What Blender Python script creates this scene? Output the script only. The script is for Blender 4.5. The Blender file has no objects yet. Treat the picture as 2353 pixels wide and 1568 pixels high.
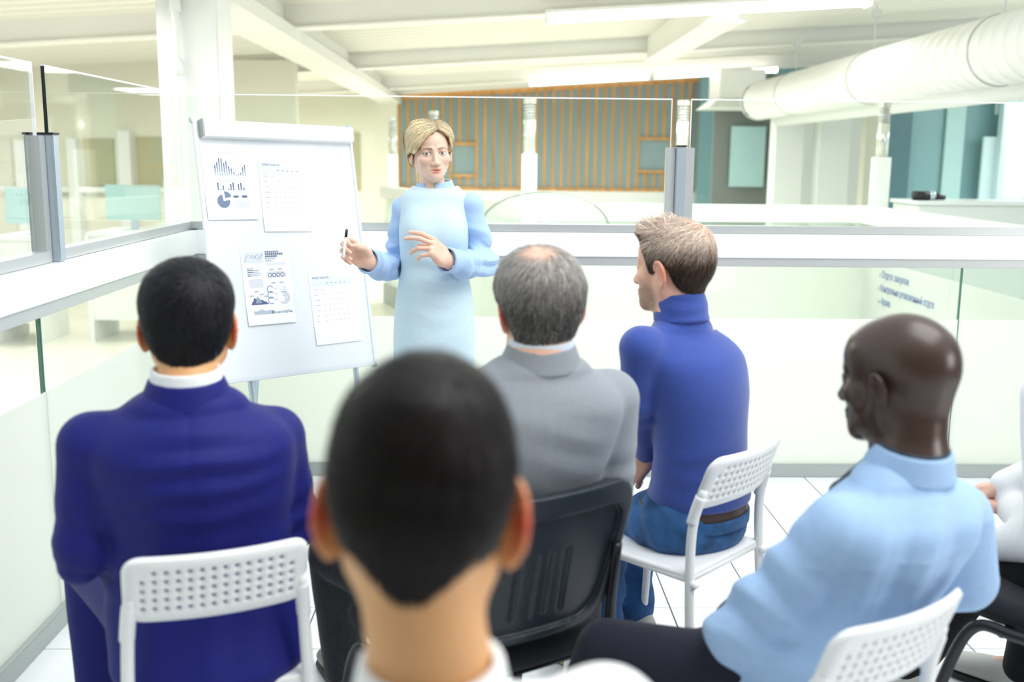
import bpy, bmesh, math, random
import numpy as np
from mathutils import Vector, Matrix

# ------------------------------------------------------------------ camera, world, lights, exposure
SC = bpy.context.scene
COL = SC.collection
CAM_F, CAM_PITCH, CAM_ROLL, CAM_YAW, CAM_H = 2379.88, 0.1751817, 0.0096578, 0.0215433, 1.5
_cy, _sy, _cp, _sp = math.cos(CAM_YAW), math.sin(CAM_YAW), math.cos(CAM_PITCH), math.sin(CAM_PITCH)
_cr, _sr = math.cos(CAM_ROLL), math.sin(CAM_ROLL)
_R0 = Vector((_cy, -_sy, 0)); _F0 = Vector((_sy*_cp, _cy*_cp, -_sp)); _U0 = Vector((_sy*_sp, _cy*_sp, _cp))
_RT = _R0*_cr + _U0*_sr; _UP = _U0*_cr - _R0*_sr
cam_data = bpy.data.cameras.new('camera')
cam = bpy.data.objects.new('camera', cam_data); COL.objects.link(cam)
cam.matrix_world = Matrix(((_RT.x, _UP.x, -_F0.x, 0), (_RT.y, _UP.y, -_F0.y, 0), (_RT.z, _UP.z, -_F0.z, CAM_H), (0, 0, 0, 1)))
cam_data.sensor_width = 36.0
cam_data.lens = CAM_F/2353*36.0
cam_data.clip_start = 0.05
cam_data.dof.use_dof = True
cam_data.dof.focus_distance = 3.6
cam_data.dof.aperture_fstop = 2.2
SC.camera = cam

world = bpy.data.worlds.new('world'); SC.world = world
world.use_nodes = True
_bg = world.node_tree.nodes['Background']
_bg.inputs['Color'].default_value = (0.90, 0.96, 1.0, 1)
_bg.inputs['Strength'].default_value = 1.0

def area_light(name, loc, target, size, energy, color=(1, 1, 1)):
    d = bpy.data.lights.new(name, 'AREA'); d.shape = 'RECTANGLE'; d.size, d.size_y = size; d.energy = energy; d.color = color
    o = bpy.data.objects.new(name, d); COL.objects.link(o); o.location = loc
    o.rotation_euler = (Vector(target) - Vector(loc)).to_track_quat('-Z', 'Y').to_euler()
    return o
area_light('overhead_key', (1.6, 1.6, 4.2), (-0.1, 2.6, 0.6), (3.0, 2.4), 110, (1.0, 0.98, 0.95))  # added overhead area light that gives shape and head highlights
area_light('side_fill', (5.7, 0.3, 2.0), (-0.4, 3.5, 1.25), (2.6, 1.7), 105, (1.0, 0.98, 0.96))  # added fill light, no window in the wall; brightens the woman and audience
for _x, _y, _e, _c in ((0.8, 7.0, 48, (1, 0.99, 0.97)), (0.8, 10.6, 72, (0.98, 1, 0.98)), (0.9, 14.4, 105, (0.96, 1, 1)), (-3.4, 5.9, 66, (1, 0.98, 0.92)), (-4.5, 9.6, 54, (1, 0.97, 0.88)), (-4.0, 15.4, 115, (1, 0.985, 0.93)), (6.0, 8.5, 70, (0.92, 0.98, 1))):
    area_light('hall_fill', (_x, _y, 2.33), (_x, _y, 0), (2.4, 1.2), _e, _c)  # added unseen area lights that brighten the hall background

SC.view_settings.view_transform = 'Standard'
SC.view_settings.look = 'None'
SC.view_settings.gamma = 1.0
SC.view_settings.use_curve_mapping = False
SC.view_settings.exposure = 0.30

# ------------------------------------------------------------------ measuring helpers
def ray(px, py):
    u = (px-1176.5)/CAM_F; v = (py-784)/CAM_F
    u, v = _cr*u + _sr*v, -_sr*u + _cr*v
    fy = _cp - _sp*v; fz = -_sp - _cp*v
    return np.array([_cy*u + _sy*fy, -_sy*u + _cy*fy, fz])
CAMP = np.array([0, 0, CAM_H])
def at_y(px, py, Y): r = ray(px, py); return CAMP + r*(Y/r[1])
def at_z(px, py, Z): r = ray(px, py); return CAMP + r*((Z-CAM_H)/r[2])
def at_x(px, py, X): r = ray(px, py); return CAMP + r*(X/r[0])
def V3(*a): return np.array(a, float)

# ------------------------------------------------------------------ materials
def srgb(r, g, b):
    f = lambda c: (c/255/12.92 if c/255 <= 0.04045 else ((c/255+0.055)/1.055)**2.4)
    return (f(r), f(g), f(b), 1)
def mat(name, color, rough=0.6, metal=0.0, spec=0.5, bump=None, var=None, sheen=0.0, emit=None, coat=0.0, attr=None, sss=0.0):
    m = bpy.data.materials.new(name); m.use_nodes = True
    nt = m.node_tree; b = nt.nodes['Principled BSDF']
    b.inputs['Base Color'].default_value = color
    b.inputs['Roughness'].default_value = rough; b.inputs['Metallic'].default_value = metal
    b.inputs['Specular IOR Level'].default_value = spec
    b.inputs['Sheen Weight'].default_value = sheen
    b.inputs['Coat Weight'].default_value = coat
    if sss:
        b.inputs['Subsurface Weight'].default_value = sss
        b.inputs['Subsurface Radius'].default_value = (0.012, 0.004, 0.002)
        b.inputs['Subsurface Scale'].default_value = 1.0
    if emit:
        b.inputs['Emission Color'].default_value = color; b.inputs['Emission Strength'].default_value = emit
    src = None
    if attr:
        a = nt.nodes.new('ShaderNodeAttribute'); a.attribute_name = attr; src = a.outputs['Color']
    if bump or var:
        tc = nt.nodes.new('ShaderNodeTexCoord')
    if var:   # (scale, amount, stretch xyz)
        sc, amt, st = var
        mp = nt.nodes.new('ShaderNodeMapping'); mp.inputs['Scale'].default_value = st
        nt.links.new(tc.outputs['Object'], mp.inputs['Vector'])
        n = nt.nodes.new('ShaderNodeTexNoise'); n.inputs['Scale'].default_value = sc; n.inputs['Detail'].default_value = 4
        nt.links.new(mp.outputs['Vector'], n.inputs['Vector'])
        r = nt.nodes.new('ShaderNodeMapRange'); r.inputs['From Min'].default_value = 0.3; r.inputs['From Max'].default_value = 0.7
        r.inputs['To Min'].default_value = 1-amt; r.inputs['To Max'].default_value = 1+amt
        nt.links.new(n.outputs['Fac'], r.inputs['Value'])
        mx = nt.nodes.new('ShaderNodeVectorMath'); mx.operation = 'MULTIPLY'
        if src: nt.links.new(src, mx.inputs[0])
        else: mx.inputs[0].default_value = color[:3]
        nt.links.new(r.outputs['Result'], mx.inputs[1])
        src = mx.outputs['Vector']
    if src: nt.links.new(src, b.inputs['Base Color'])
    if bump:  # (scale, strength, stretch, distance)
        sc, stg, st, dist = bump
        mp = nt.nodes.new('ShaderNodeMapping'); mp.inputs['Scale'].default_value = st
        nt.links.new(tc.outputs['Object'], mp.inputs['Vector'])
        n = nt.nodes.new('ShaderNodeTexNoise'); n.inputs['Scale'].default_value = sc; n.inputs['Detail'].default_value = 3
        nt.links.new(mp.outputs['Vector'], n.inputs['Vector'])
        bp = nt.nodes.new('ShaderNodeBump'); bp.inputs['Strength'].default_value = stg; bp.inputs['Distance'].default_value = dist
        nt.links.new(n.outputs['Fac'], bp.inputs['Height']); nt.links.new(bp.outputs['Normal'], b.inputs['Normal'])
    return m
def glass_mat(name, tint, refl=1.0, body=0.0, body_col=(0.9, 0.95, 0.92, 1)):
    m = bpy.data.materials.new(name); m.use_nodes = True; nt = m.node_tree
    for n in list(nt.nodes): nt.nodes.remove(n)
    out = nt.nodes.new('ShaderNodeOutputMaterial')
    tr = nt.nodes.new('ShaderNodeBsdfTransparent'); tr.inputs['Color'].default_value = tint
    gl = nt.nodes.new('ShaderNodeBsdfGlossy'); gl.inputs['Roughness'].default_value = 0.02
    fr = nt.nodes.new('ShaderNodeLayerWeight'); fr.inputs['Blend'].default_value = 0.5
    pw = nt.nodes.new('ShaderNodeMath'); pw.operation = 'POWER'; pw.inputs[1].default_value = 4.0
    nt.links.new(fr.outputs['Facing'], pw.inputs[0])
    ml = nt.nodes.new('ShaderNodeMath'); ml.operation = 'MULTIPLY_ADD'; ml.inputs[1].default_value = 0.6*refl; ml.inputs[2].default_value = 0.03*refl
    nt.links.new(pw.outputs[0], ml.inputs[0])
    base = tr.outputs[0]
    if body:
        df = nt.nodes.new('ShaderNodeBsdfDiffuse'); df.inputs['Color'].default_value = body_col
        tl = nt.nodes.new('ShaderNodeBsdfTranslucent'); tl.inputs['Color'].default_value = body_col
        ad = nt.nodes.new('ShaderNodeMixShader'); ad.inputs[0].default_value = 0.5
        nt.links.new(df.outputs[0], ad.inputs[1]); nt.links.new(tl.outputs[0], ad.inputs[2])
        mb = nt.nodes.new('ShaderNodeMixShader'); mb.inputs[0].default_value = body
        nt.links.new(tr.outputs[0], mb.inputs[1]); nt.links.new(ad.outputs[0], mb.inputs[2]); base = mb.outputs[0]
    mx = nt.nodes.new('ShaderNodeMixShader')
    nt.links.new(ml.outputs[0], mx.inputs[0]); nt.links.new(base, mx.inputs[1]); nt.links.new(gl.outputs[0], mx.inputs[2])
    nt.links.new(mx.outputs[0], out.inputs['Surface'])
    return m
M = {}
M['white'] = mat('white_paint', srgb(243, 245, 243), 0.45, var=(3, 0.015, (1, 1, 1)))
M['whitegloss'] = mat('white_lacquer', srgb(246, 249, 250), 0.25)
M['cream'] = mat('cream_plaster', srgb(240, 238, 222), 0.8, var=(1.2, 0.03, (1, 1, 1)))
M['creamdeck'] = mat('cream_roof_deck', srgb(242, 241, 230), 0.6)
M['ceilwhite'] = mat('ceiling_white', srgb(243, 243, 237), 0.6, var=(1.0, 0.02, (1, 1, 1)))
M['steel'] = mat('brushed_steel', srgb(200, 204, 205), 0.32, 0.45, bump=(60, 0.05, (0.05, 0.05, 3), 0.002))
M['chrome'] = mat('polished_steel', srgb(222, 223, 216), 0.2, 0.55)
M['alu'] = mat('anodised_aluminium', srgb(196, 210, 220), 0.35, 0.75)
M['black'] = mat('black_plastic', srgb(22, 22, 28), 0.4)
M['glass'] = glass_mat('clear_glass', (0.96, 0.985, 0.97, 1), 0.9)
M['glasspale'] = glass_mat('pale_glass', (0.93, 0.97, 0.95, 1), 0.8, 0.22, (0.86, 0.93, 0.90, 1))
M['film'] = glass_mat('frosted_film', (0.93, 0.96, 0.93, 1), 0.25, 0.86, (0.91, 0.93, 0.90, 1))
M['glassedge'] = mat('green_glass_edge', srgb(60, 120, 105), 0.2)
M['darkedge'] = mat('dark_glass_edge', srgb(40, 48, 44), 0.3)
M['tile'] = mat('white_floor_tile', srgb(240, 243, 245), 0.16, var=(5, 0.012, (1, 1, 1)))
M['grout'] = mat('grey_grout', srgb(110, 112, 118), 0.9)
M['farfloor'] = mat('cream_floor', srgb(238, 236, 224), 0.3)
M['plinth'] = mat('grey_plinth', srgb(165, 174, 172), 0.45)
M['slat'] = mat('oiled_pine_slat', srgb(214, 158, 88), 0.55, var=(14, 0.25, (1, 1, 0.06)))
M['slatpanel'] = mat('grey_backing_panel', srgb(150, 174, 180), 0.7, var=(0.7, 0.10, (1, 1, 0.4)))
M['teal'] = mat('teal_glazed_panel', srgb(128, 168, 174), 0.3)
M['teallight'] = mat('pale_teal_panel', srgb(178, 212, 214), 0.35)
M['tealdark'] = mat('dark_teal_panel', srgb(74, 112, 122), 0.3)
M['greydark'] = mat('dark_grey_panel', srgb(120, 126, 122), 0.5)
M['paleblue'] = mat('pale_blue_board', srgb(204, 226, 232), 0.4)
M['olive'] = mat('olive_recess', srgb(186, 182, 146), 0.7)
M['lamp'] = mat('lamp_diffuser', (1.0, 0.97, 0.9, 1), 0.5, emit=9.0)
M['board'] = mat('whiteboard_enamel', srgb(233, 238, 244), 0.28)
M['paper'] = mat('white_paper', srgb(244, 247, 250), 0.7)
M['ribgrey'] = mat('grey_green_rib', srgb(158, 166, 156), 0.5)
M['signblue'] = mat('blue_sign_vinyl', srgb(112, 132, 190), 0.6)

# ------------------------------------------------------------------ object helpers
def tag(o, label=None, cat=None, group=None, kind=None):
    if label: o['label'] = label
    if cat: o['category'] = cat
    if group: o['group'] = group
    if kind: o['kind'] = kind
    return o
def empty(name, loc=(0, 0, 0), rz=0.0):
    o = bpy.data.objects.new(name, None); COL.objects.link(o); o.location = loc; o.rotation_euler = (0, 0, rz); o.empty_display_size = 0.1
    return o
def link(name, me, m, parent=None, smooth=False):
    if m is not None and not isinstance(m, (list, tuple)): m = [m]
    for k in (m or []): me.materials.append(k)
    if smooth: me.polygons.foreach_set('use_smooth', [True]*len(me.polygons))
    o = bpy.data.objects.new(name, me); COL.objects.link(o)
    if parent is not None: o.parent = parent
    return o
class MB:
    """collects shapes for one mesh"""
    def __init__(s): s.v = []; s.f = []; s.mi = []; s.cur = 0
    def add(s, vs, fs):
        n = len(s.v); s.v += [tuple(map(float, p)) for p in vs]; s.f += [tuple(n+i for i in f) for f in fs]; s.mi += [s.cur]*len(fs); return s
    def box(s, lo, hi, T=None):
        x0, y0, z0 = lo; x1, y1, z1 = hi
        vs = [(x0, y0, z0), (x1, y0, z0), (x1, y1, z0), (x0, y1, z0), (x0, y0, z1), (x1, y0, z1), (x1, y1, z1), (x0, y1, z1)]
        if T is not None: vs = [tuple(T @ Vector(p)) for p in vs]
        return s.add(vs, [(0, 3, 2, 1), (4, 5, 6, 7), (0, 1, 5, 4), (1, 2, 6, 5), (2, 3, 7, 6), (3, 0, 4, 7)])
    def prism(s, pts, z0, z1, T=None):
        n = len(pts); vs = [(p[0], p[1], z0) for p in pts] + [(p[0], p[1], z1) for p in pts]
        if T is not None: vs = [tuple(T @ Vector(p)) for p in vs]
        return s.add(vs, [tuple(range(n-1, -1, -1)), tuple(range(n, 2*n))] + [(i, (i+1) % n, n+(i+1) % n, n+i) for i in range(n)])
    def tube(s, pts, r, n=10, cap=True):
        pts = [Vector(p) for p in pts]; rs = r if isinstance(r, (list, tuple)) else [r]*len(pts)
        vs = []; fs = []; up = None
        for i, p in enumerate(pts):
            t = (pts[min(i+1, len(pts)-1)] - pts[max(i-1, 0)]).normalized()
            if up is None:
                a = Vector((0, 0, 1)) if abs(t.z) < 0.9 else Vector((1, 0, 0)); up = (a - t*a.dot(t)).normalized()
            else: up = (up - t*up.dot(t)).normalized()
            w = t.cross(up)
            for k in range(n):
                a = 2*math.pi*k/n; vs.append(p + (up*math.cos(a) + w*math.sin(a))*rs[i])
        for i in range(len(pts)-1):
            for k in range(n): fs.append((i*n+k, i*n+(k+1) % n, (i+1)*n+(k+1) % n, (i+1)*n+k))
        if cap: fs += [tuple(range(n-1, -1, -1)), tuple(range((len(pts)-1)*n, len(pts)*n))]
        return s.add(vs, fs)
    def build(s, name, m, parent=None, smooth=False, bevel=0.0):
        me = bpy.data.meshes.new(name); me.from_pydata(s.v, [], s.f); me.update()
        if bevel:
            bm = bmesh.new(); bm.from_mesh(me)
            bmesh.ops.bevel(bm, geom=[e for e in bm.edges if e.calc_face_angle(0) > 0.5], offset=bevel, segments=2, affect='EDGES', clamp_overlap=True)
            bm.to_mesh(me); bm.free()
        o = link(name, me, m, parent, smooth)
        if not bevel and isinstance(m, (list, tuple)): me.polygons.foreach_set('material_index', s.mi)
        return o
def box(name, lo, hi, m, parent=None, bevel=0.0): return MB().box(lo, hi).build(name, m, parent, bevel=bevel)
def struct(o, label=None): o['kind'] = 'structure'; (label and o.__setitem__('label', label)); return o
def copy_tree(o, parent=None):
    c = o.copy(); COL.objects.link(c); c.parent = parent
    for ch in o.children: copy_tree(ch, c)
    return c
def smooth_path(pts, n=8):
    """Catmull-Rom through points"""
    P = [Vector(p) for p in pts]; P = [P[0]*2-P[1]] + P + [P[-1]*2-P[-2]]; out = []
    for i in range(1, len(P)-2):
        for k in range(n):
            t = k/n; a, b, c, d = P[i-1], P[i], P[i+1], P[i+2]
            out.append(0.5*((2*b) + (c-a)*t + (2*a-5*b+4*c-d)*t*t + (3*b-a-3*c+d)*t**3))
    out.append(P[-2]); return out

# ------------------------------------------------------------------ the setting
M['rearwall'] = mat('warm_grey_wall', srgb(128, 125, 120), 0.8)  # unseen walls and ceiling, added to cut light on the audience's backs
struct(box('wall_rear', (-6, -2.8, -0.3), (6.2, -2.6, 3.3), M['rearwall']), 'unseen warm grey wall added behind the audience to cut rear light')
struct(box('wall_side', (6.0, -2.8, -0.3), (6.2, 4.6, 3.3), M['rearwall']), 'unseen warm grey side wall added right of the audience to cut light')
struct(box('ceiling_rear', (-6, -2.8, 3.3), (6.2, 0.2, 3.4), M['ceilwhite']), 'unseen white ceiling added above the rear of the room to cut light')
RAIL_Y, RAIL_X = 4.772, -1.374
TILE = 0.29942
def make_floor():
    fl = struct(box('floor', (RAIL_X-0.03, -3.0, -0.06), (6.0, RAIL_Y+0.02, -0.004), M['grout']), 'white tiled floor with thin grey joints')
    meshes = {}
    x = 1.21576 - 9*TILE; i = 0
    xs = [1.21576 + TILE*k for k in range(-9, 11)]
    ys = [4.49266 + TILE*(1-k) for k in range(0, 16)]
    for xa in xs:
        for yb in ys:
            a, b = max(xa, RAIL_X), xa+TILE; c, d = yb-TILE, min(yb, RAIL_Y)
            if b <= RAIL_X+0.02: continue
            w, h = round(b-a-0.005, 4), round(d-c-0.005, 4)
            if (w, h) not in meshes:
                bm = bmesh.new(); bmesh.ops.create_cube(bm, size=1)
                for v in bm.verts: v.co = (v.co.x*w, v.co.y*h, v.co.z*0.01)
                top = [e for e in bm.edges if all(v.co.z > 0 for v in e.verts)]
                bmesh.ops.bevel(bm, geom=top, offset=0.0012, segments=1, affect='EDGES')
                me = bpy.data.meshes.new('floor_tile'); bm.to_mesh(me); bm.free(); me.materials.append(M['tile']); meshes[(w, h)] = me
            o = bpy.data.objects.new('floor_tile', meshes[(w, h)]); COL.objects.link(o)
            o.location = ((a+b)/2, (c+d)/2, -0.005); o.parent = fl
    # plain floor under the rows nearer than the tiles in view
    box('floor_edge', (RAIL_X, -3.0, -0.004), (6.0, ys[-1]-TILE, -0.0005), M['tile'], fl)
make_floor()
struct(box('floor_beyond', (-16, -3.0, -0.30), (RAIL_X-0.12, 18.3, -0.2), M['farfloor']), 'cream floor of the hall beyond the railing')
struct(box('floor_atrium', (RAIL_X-0.12, RAIL_Y+0.2, -0.30), (12, 18.3, -0.2), M['farfloor']), 'cream floor beyond the glass railing')

def railing(name, p0, p1, joints, posts, label, upper=True, low_joints=None, lower_col='film', edge='whitegloss'):
    """balustrade from p0 to p1 (xy), room side on the left of p0->p1 turned clockwise"""
    p0 = Vector((p0[0], p0[1], 0)); p1 = Vector((p1[0], p1[1], 0)); L = (p1-p0).length
    root = empty(name, p0, math.atan2(p1.y-p0.y, p1.x-p0.x))
    tag(root, label, 'railing', 'glass railings round the atrium')
    # local: x along, -y = room side
    def lb(n, lo, hi, m, b=0.0, par=root): return box(n, lo, hi, m, par, b)
    lb('plinth', (0, -0.012, 0), (L, 0.07, 0.062), M['plinth'], 0.003)
    lb('beam', (0, -0.045, 1.056), (L, 0.075, 1.165), M['whitegloss'], 0.004)
    lb('steel_strip', (0, -0.035, 1.016), (L, 0.065, 1.055), M['steel'], 0.002)
    lj = low_joints or joints
    for a, b in zip(lj[:-1], lj[1:]):
        pn = lb('lower_pane', (a+0.003, 0.012, 0.05), (b-0.003, 0.024, 1.02), M['glass'])
        lb('frosted_film', (a+0.003, 0.008, 0.062), (b-0.003, 0.0105, 0.768), M[lower_col], 0, pn)
        lb('pane_edge', (b-0.0029, 0.011, 0.062), (b+0.0029, 0.025, 1.016), M['glassedge'], 0, pn)
    if upper:
        for a, b in zip(joints[:-1], joints[1:]):
            a2 = a+(0.043 if a in posts else 0.004); b2 = b-(0.043 if b in posts else 0.004)
            pn = lb('upper_pane', (a2, 0.010, 1.19), (b2, 0.020, 1.768), M['glass'])
            lb('pane_edge', (a2, 0.0095, 1.765), (b2, 0.0205, 1.770), M['whitegloss'], 0, pn)
            if b in posts: lb('pane_edge', (b2-0.0022, 0.0095, 1.19), (b2, 0.0205, 1.766), M['whitegloss'], 0, pn)
            if a in posts: lb('pane_edge', (a2, 0.0095, 1.19), (a2+0.003, 0.0205, 1.766), M[edge], 0, pn)
            lb('steel_channel', (a2, -0.012, 1.166), (b2, 0.042, 1.201), M['steel'], 0.002)
    for x in posts:
        lb('post', (x-0.022, -0.03, 1.166), (x+0.022, 0.06, 1.556), M['alu'], 0.003)
        lb('post_cap', (x-0.024, -0.032, 1.556), (x+0.024, 0.062, 1.563), M['black'])
        lb('post_clamp', (x-0.064, -0.006, 1.166), (x-0.024, 0.036, 1.553), M['steel'], 0.002)
        lb('post_clamp', (x+0.024, -0.006, 1.166), (x+0.064, 0.036, 1.553), M['steel'], 0.002)
    return root
# back railing, parallel to x
railing('glass_railing', (RAIL_X, RAIL_Y), (5.4, RAIL_Y), [0.0, 0.861-RAIL_X, 3.2-RAIL_X, 5.4-RAIL_X], [0.861-RAIL_X],
        'glass railing with white beam right behind the woman in blue', low_joints=[0.0, 0.9-RAIL_X, 2.207-RAIL_X, 3.6-RAIL_X, 5.4-RAIL_X])
# left railing runs in depth; its room side is +x
railing('glass_railing', (RAIL_X, -1.0), (RAIL_X, RAIL_Y), [0, 1.5, 2.9, 4.285, 5.76], [4.285],
             'glass railing with white beam at the left side of the seats', low_joints=[0, 1.45, 2.75, 4.18, 5.76], edge='darkedge')
# far and right railings round the atrium
FAR_Y, RIGHT_X = 8.0, 2.888
def far_railing(name, p0, p1, label):
    p0 = Vector((p0[0], p0[1], 0)); p1 = Vector((p1[0], p1[1], 0)); L = (p1-p0).length
    root = empty(name, p0, math.atan2(p1.y-p0.y, p1.x-p0.x)); tag(root, label, 'railing', 'glass railings round the atrium')
    box('plinth', (0, -0.02, -0.2), (L, 0.05, 0.03), M['plinth'], root, 0.003)
    box('beam', (0, -0.05, 1.03), (L, 0.07, 1.16), M['white'], root, 0.004)
    n = max(1, round(L/1.4)); w = L/n
    for k in range(n):
        pn = box('lower_pane', (k*w+0.004, 0.006, 0.02), ((k+1)*w-0.004, 0.018, 1.03), M['glasspale'], root)
        box('frosted_film', (k*w+0.004, -0.001, 0.03), ((k+1)*w-0.004, 0.003, 0.768), M['film'], pn)
    return root
far_railing('glass_railing', (0.35, FAR_Y), (2.96, FAR_Y), 'white far railing across the atrium behind the steel post')
rr = far_railing('glass_railing', (RIGHT_X, FAR_Y-0.05), (RIGHT_X, RAIL_Y+0.1), 'white railing in depth carrying the blue direction lettering')
far_railing('glass_railing', (-1.25, 12.2), (0.24, 8.05), 'white far railing running back behind the woman toward slats')

def lamp_post(loc, label):
    root = empty('bollard_lamp', loc); tag(root, label, 'lamp', 'steel topped lamp posts round the atrium')
    box('post', (-0.058, -0.058, 0.0), (0.058, 0.058, 1.57), M['white'], root, 0.004)
    MB().tube([(0, 0, 1.57), (0, 0, 1.80)], 0.046, 20).build('steel_sleeve', M['chrome'], root, True)
    MB().tube([(0, 0, 1.80), (0, 0, 1.90)], 0.034, 16).build('core', M['steel'], root, True)
    for k in range(5):
        MB().tube([(0, 0, 1.808+0.019*k), (0, 0, 1.816+0.019*k)], 0.046, 20).build('louvre_ring', M['chrome'], root)
    MB().tube([(0, 0, 1.905), (0, 0, 1.94)], 0.047, 20).build('cap', M['chrome'], root)
    return root
for (x, y, lab) in [(0.29, 8.0, 'steel topped white post between the woman and the clamped glass post'), (1.455, 8.0, 'steel topped post just behind the clamped glass post'),
                    (2.99, 8.0, 'steel topped white post at the corner near the teal office'), (-0.56, 10.3, 'steel topped post mostly hidden behind the head of the woman'),
                    (-1.12, 12.0, 'small steel topped post between the flip chart and the woman')]:
    lamp_post((x, y, -0.2), lab).scale = (1, 1, 2.14/1.94)

# sign lettering on the right railing
def text_obj(name, body, m, size, loc, rot, parent=None, sx=1.0, ex=0.0005):
    c = bpy.data.curves.new(name, 'FONT'); c.body = body; c.size = size; c.extrude = ex
    o = bpy.data.objects.new(name, c); COL.objects.link(o)
    dg = bpy.context.evaluated_depsgraph_get(); me = bpy.data.meshes.new_from_object(o.evaluated_get(dg))
    bpy.data.objects.remove(o)
    o = link(name, me, m); o.location = loc; o.rotation_euler = rot; o.scale = (sx, 1, 1)
    if parent: o.parent = parent
    return o
sign = empty('direction_sign', (RIGHT_X-0.004, 7.59, 0.44))
tag(sign, 'blue direction lettering with arrows on the frosted railing glass', 'sign')
for body, z, sx in (('‹ Отдел закупок', 0.215, 0.95), ('‹ Контрольно ревизионный отдел', 0.115, 0.80), ('⌄ Архив', 0.02, 0.80)):
    t = text_obj('lettering', body, M['signblue'], 0.075, (0, 0, z), (math.pi/2, 0, -math.pi/2), sign, sx)

# ceiling : deck with ribs, purlins, main beams (roof climbs toward +x)
SL = 0.065
def roof_z(x, z0=2.50): return z0 + SL*(x+1.6)
def slope_box(mb, x0, x1, y0, y1, zb, zt, zref=0.0):
    vs = []
    for z in (zb, zt):
        for (x, y) in ((x0, y0), (x1, y0), (x1, y1), (x0, y1)): vs.append((x, y, z + SL*(x+1.6)))
    return mb.add(vs, [(0, 3, 2, 1), (4, 5, 6, 7), (0, 1, 5, 4), (1, 2, 6, 5), (2, 3, 7, 6), (3, 0, 4, 7)])
def make_ceiling():
    mb = MB(); y = 5.6; prof = []
    while y < 18.4:
        prof += [(y, 2.755), (y+0.10, 2.755), (y+0.13, 2.675), (y+0.22, 2.675)]; y += 0.25
    vs = []; n = len(prof)
    for x in (-16.0, 9.0):
        for (yy, z) in prof: vs.append((x, yy, z+SL*(x+1.6)))
    for x in (-16.0, 9.0): vs += [(x, prof[0][0], 2.80+SL*(x+1.6)), (x, prof[-1][0], 2.80+SL*(x+1.6))]
    fs = [(i, i+1, n+i+1, n+i) for i in range(n-1)] + [(2*n, 2*n+2, 2*n+3, 2*n+1)]
    struct(mb.add(vs, fs).build('ceiling', M['creamdeck']), 'ribbed cream roof deck')
    for y in (5.2, 8.56, 12.4, 16.0):
        mb = MB(); slope_box(mb, -16, 9, y, y+0.16, 2.50, 2.69); slope_box(mb, -16, 9, y-0.03, y+0.19, 2.49, 2.505)
        struct(mb.build('ceiling_beam', M['ceilwhite']), 'white cross beam under the roof deck')
    mb = MB(); mb.box((-1.93, 5.2, 2.40), (-1.55, 18.3, 2.50)); mb.box((-1.83, 5.2, 2.50), (-1.65, 18.3, 2.72))
    struct(mb.build('ceiling_beam', M['ceilwhite']), 'white main beam running in depth above the flip chart')
    mb = MB(); mb.box((1.80, 8.7, 2.62), (2.0, 12.4, 2.9)); mb.box((1.75, 8.7, 2.605), (2.05, 12.4, 2.62))
    struct(mb.build('ceiling_beam', M['ceilwhite']), 'short white beam in depth between two cross beams')
make_ceiling()
def ceiling_light(x0, x1, y, label, drop=0.03):
    root = empty('ceiling_light', ((x0+x1)/2, y, roof_z((x0+x1)/2)-drop)); root.rotation_euler = (0, -math.atan(SL), 0)
    tag(root, label, 'lamp', 'fluorescent ceiling lights')
    L = (x1-x0)/2
    box('housing', (-L, -0.09, 0.0), (L, 0.09, 0.03), M['white'], root, 0.004)
    box('end_cap', (-L-0.012, -0.095, -0.07), (-L, 0.095, 0.032), M['white'], root)
    box('end_cap', (L, -0.095, -0.07), (L+0.012, 0.095, 0.032), M['white'], root)
    MB().prism([(-0.085, 0.0), (-0.07, -0.055), (0.07, -0.055), (0.085, 0.0)], -L, L, Matrix(((0, 0, 1, 0), (1, 0, 0, 0), (0, 1, 0, 0), (0, 0, 0, 1)))).build('diffuser', M['lamp'], root)
ceiling_light(0.43, 2.95, 8.42, 'long glowing fluorescent strip nearest along the top of the picture')
ceiling_light(0.56, 2.3, 15.7, 'far glowing fluorescent strip above the wooden slats')
ceiling_light(2.4, 4.2, 15.7, 'far glowing fluorescent strip next to the short beam')

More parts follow.
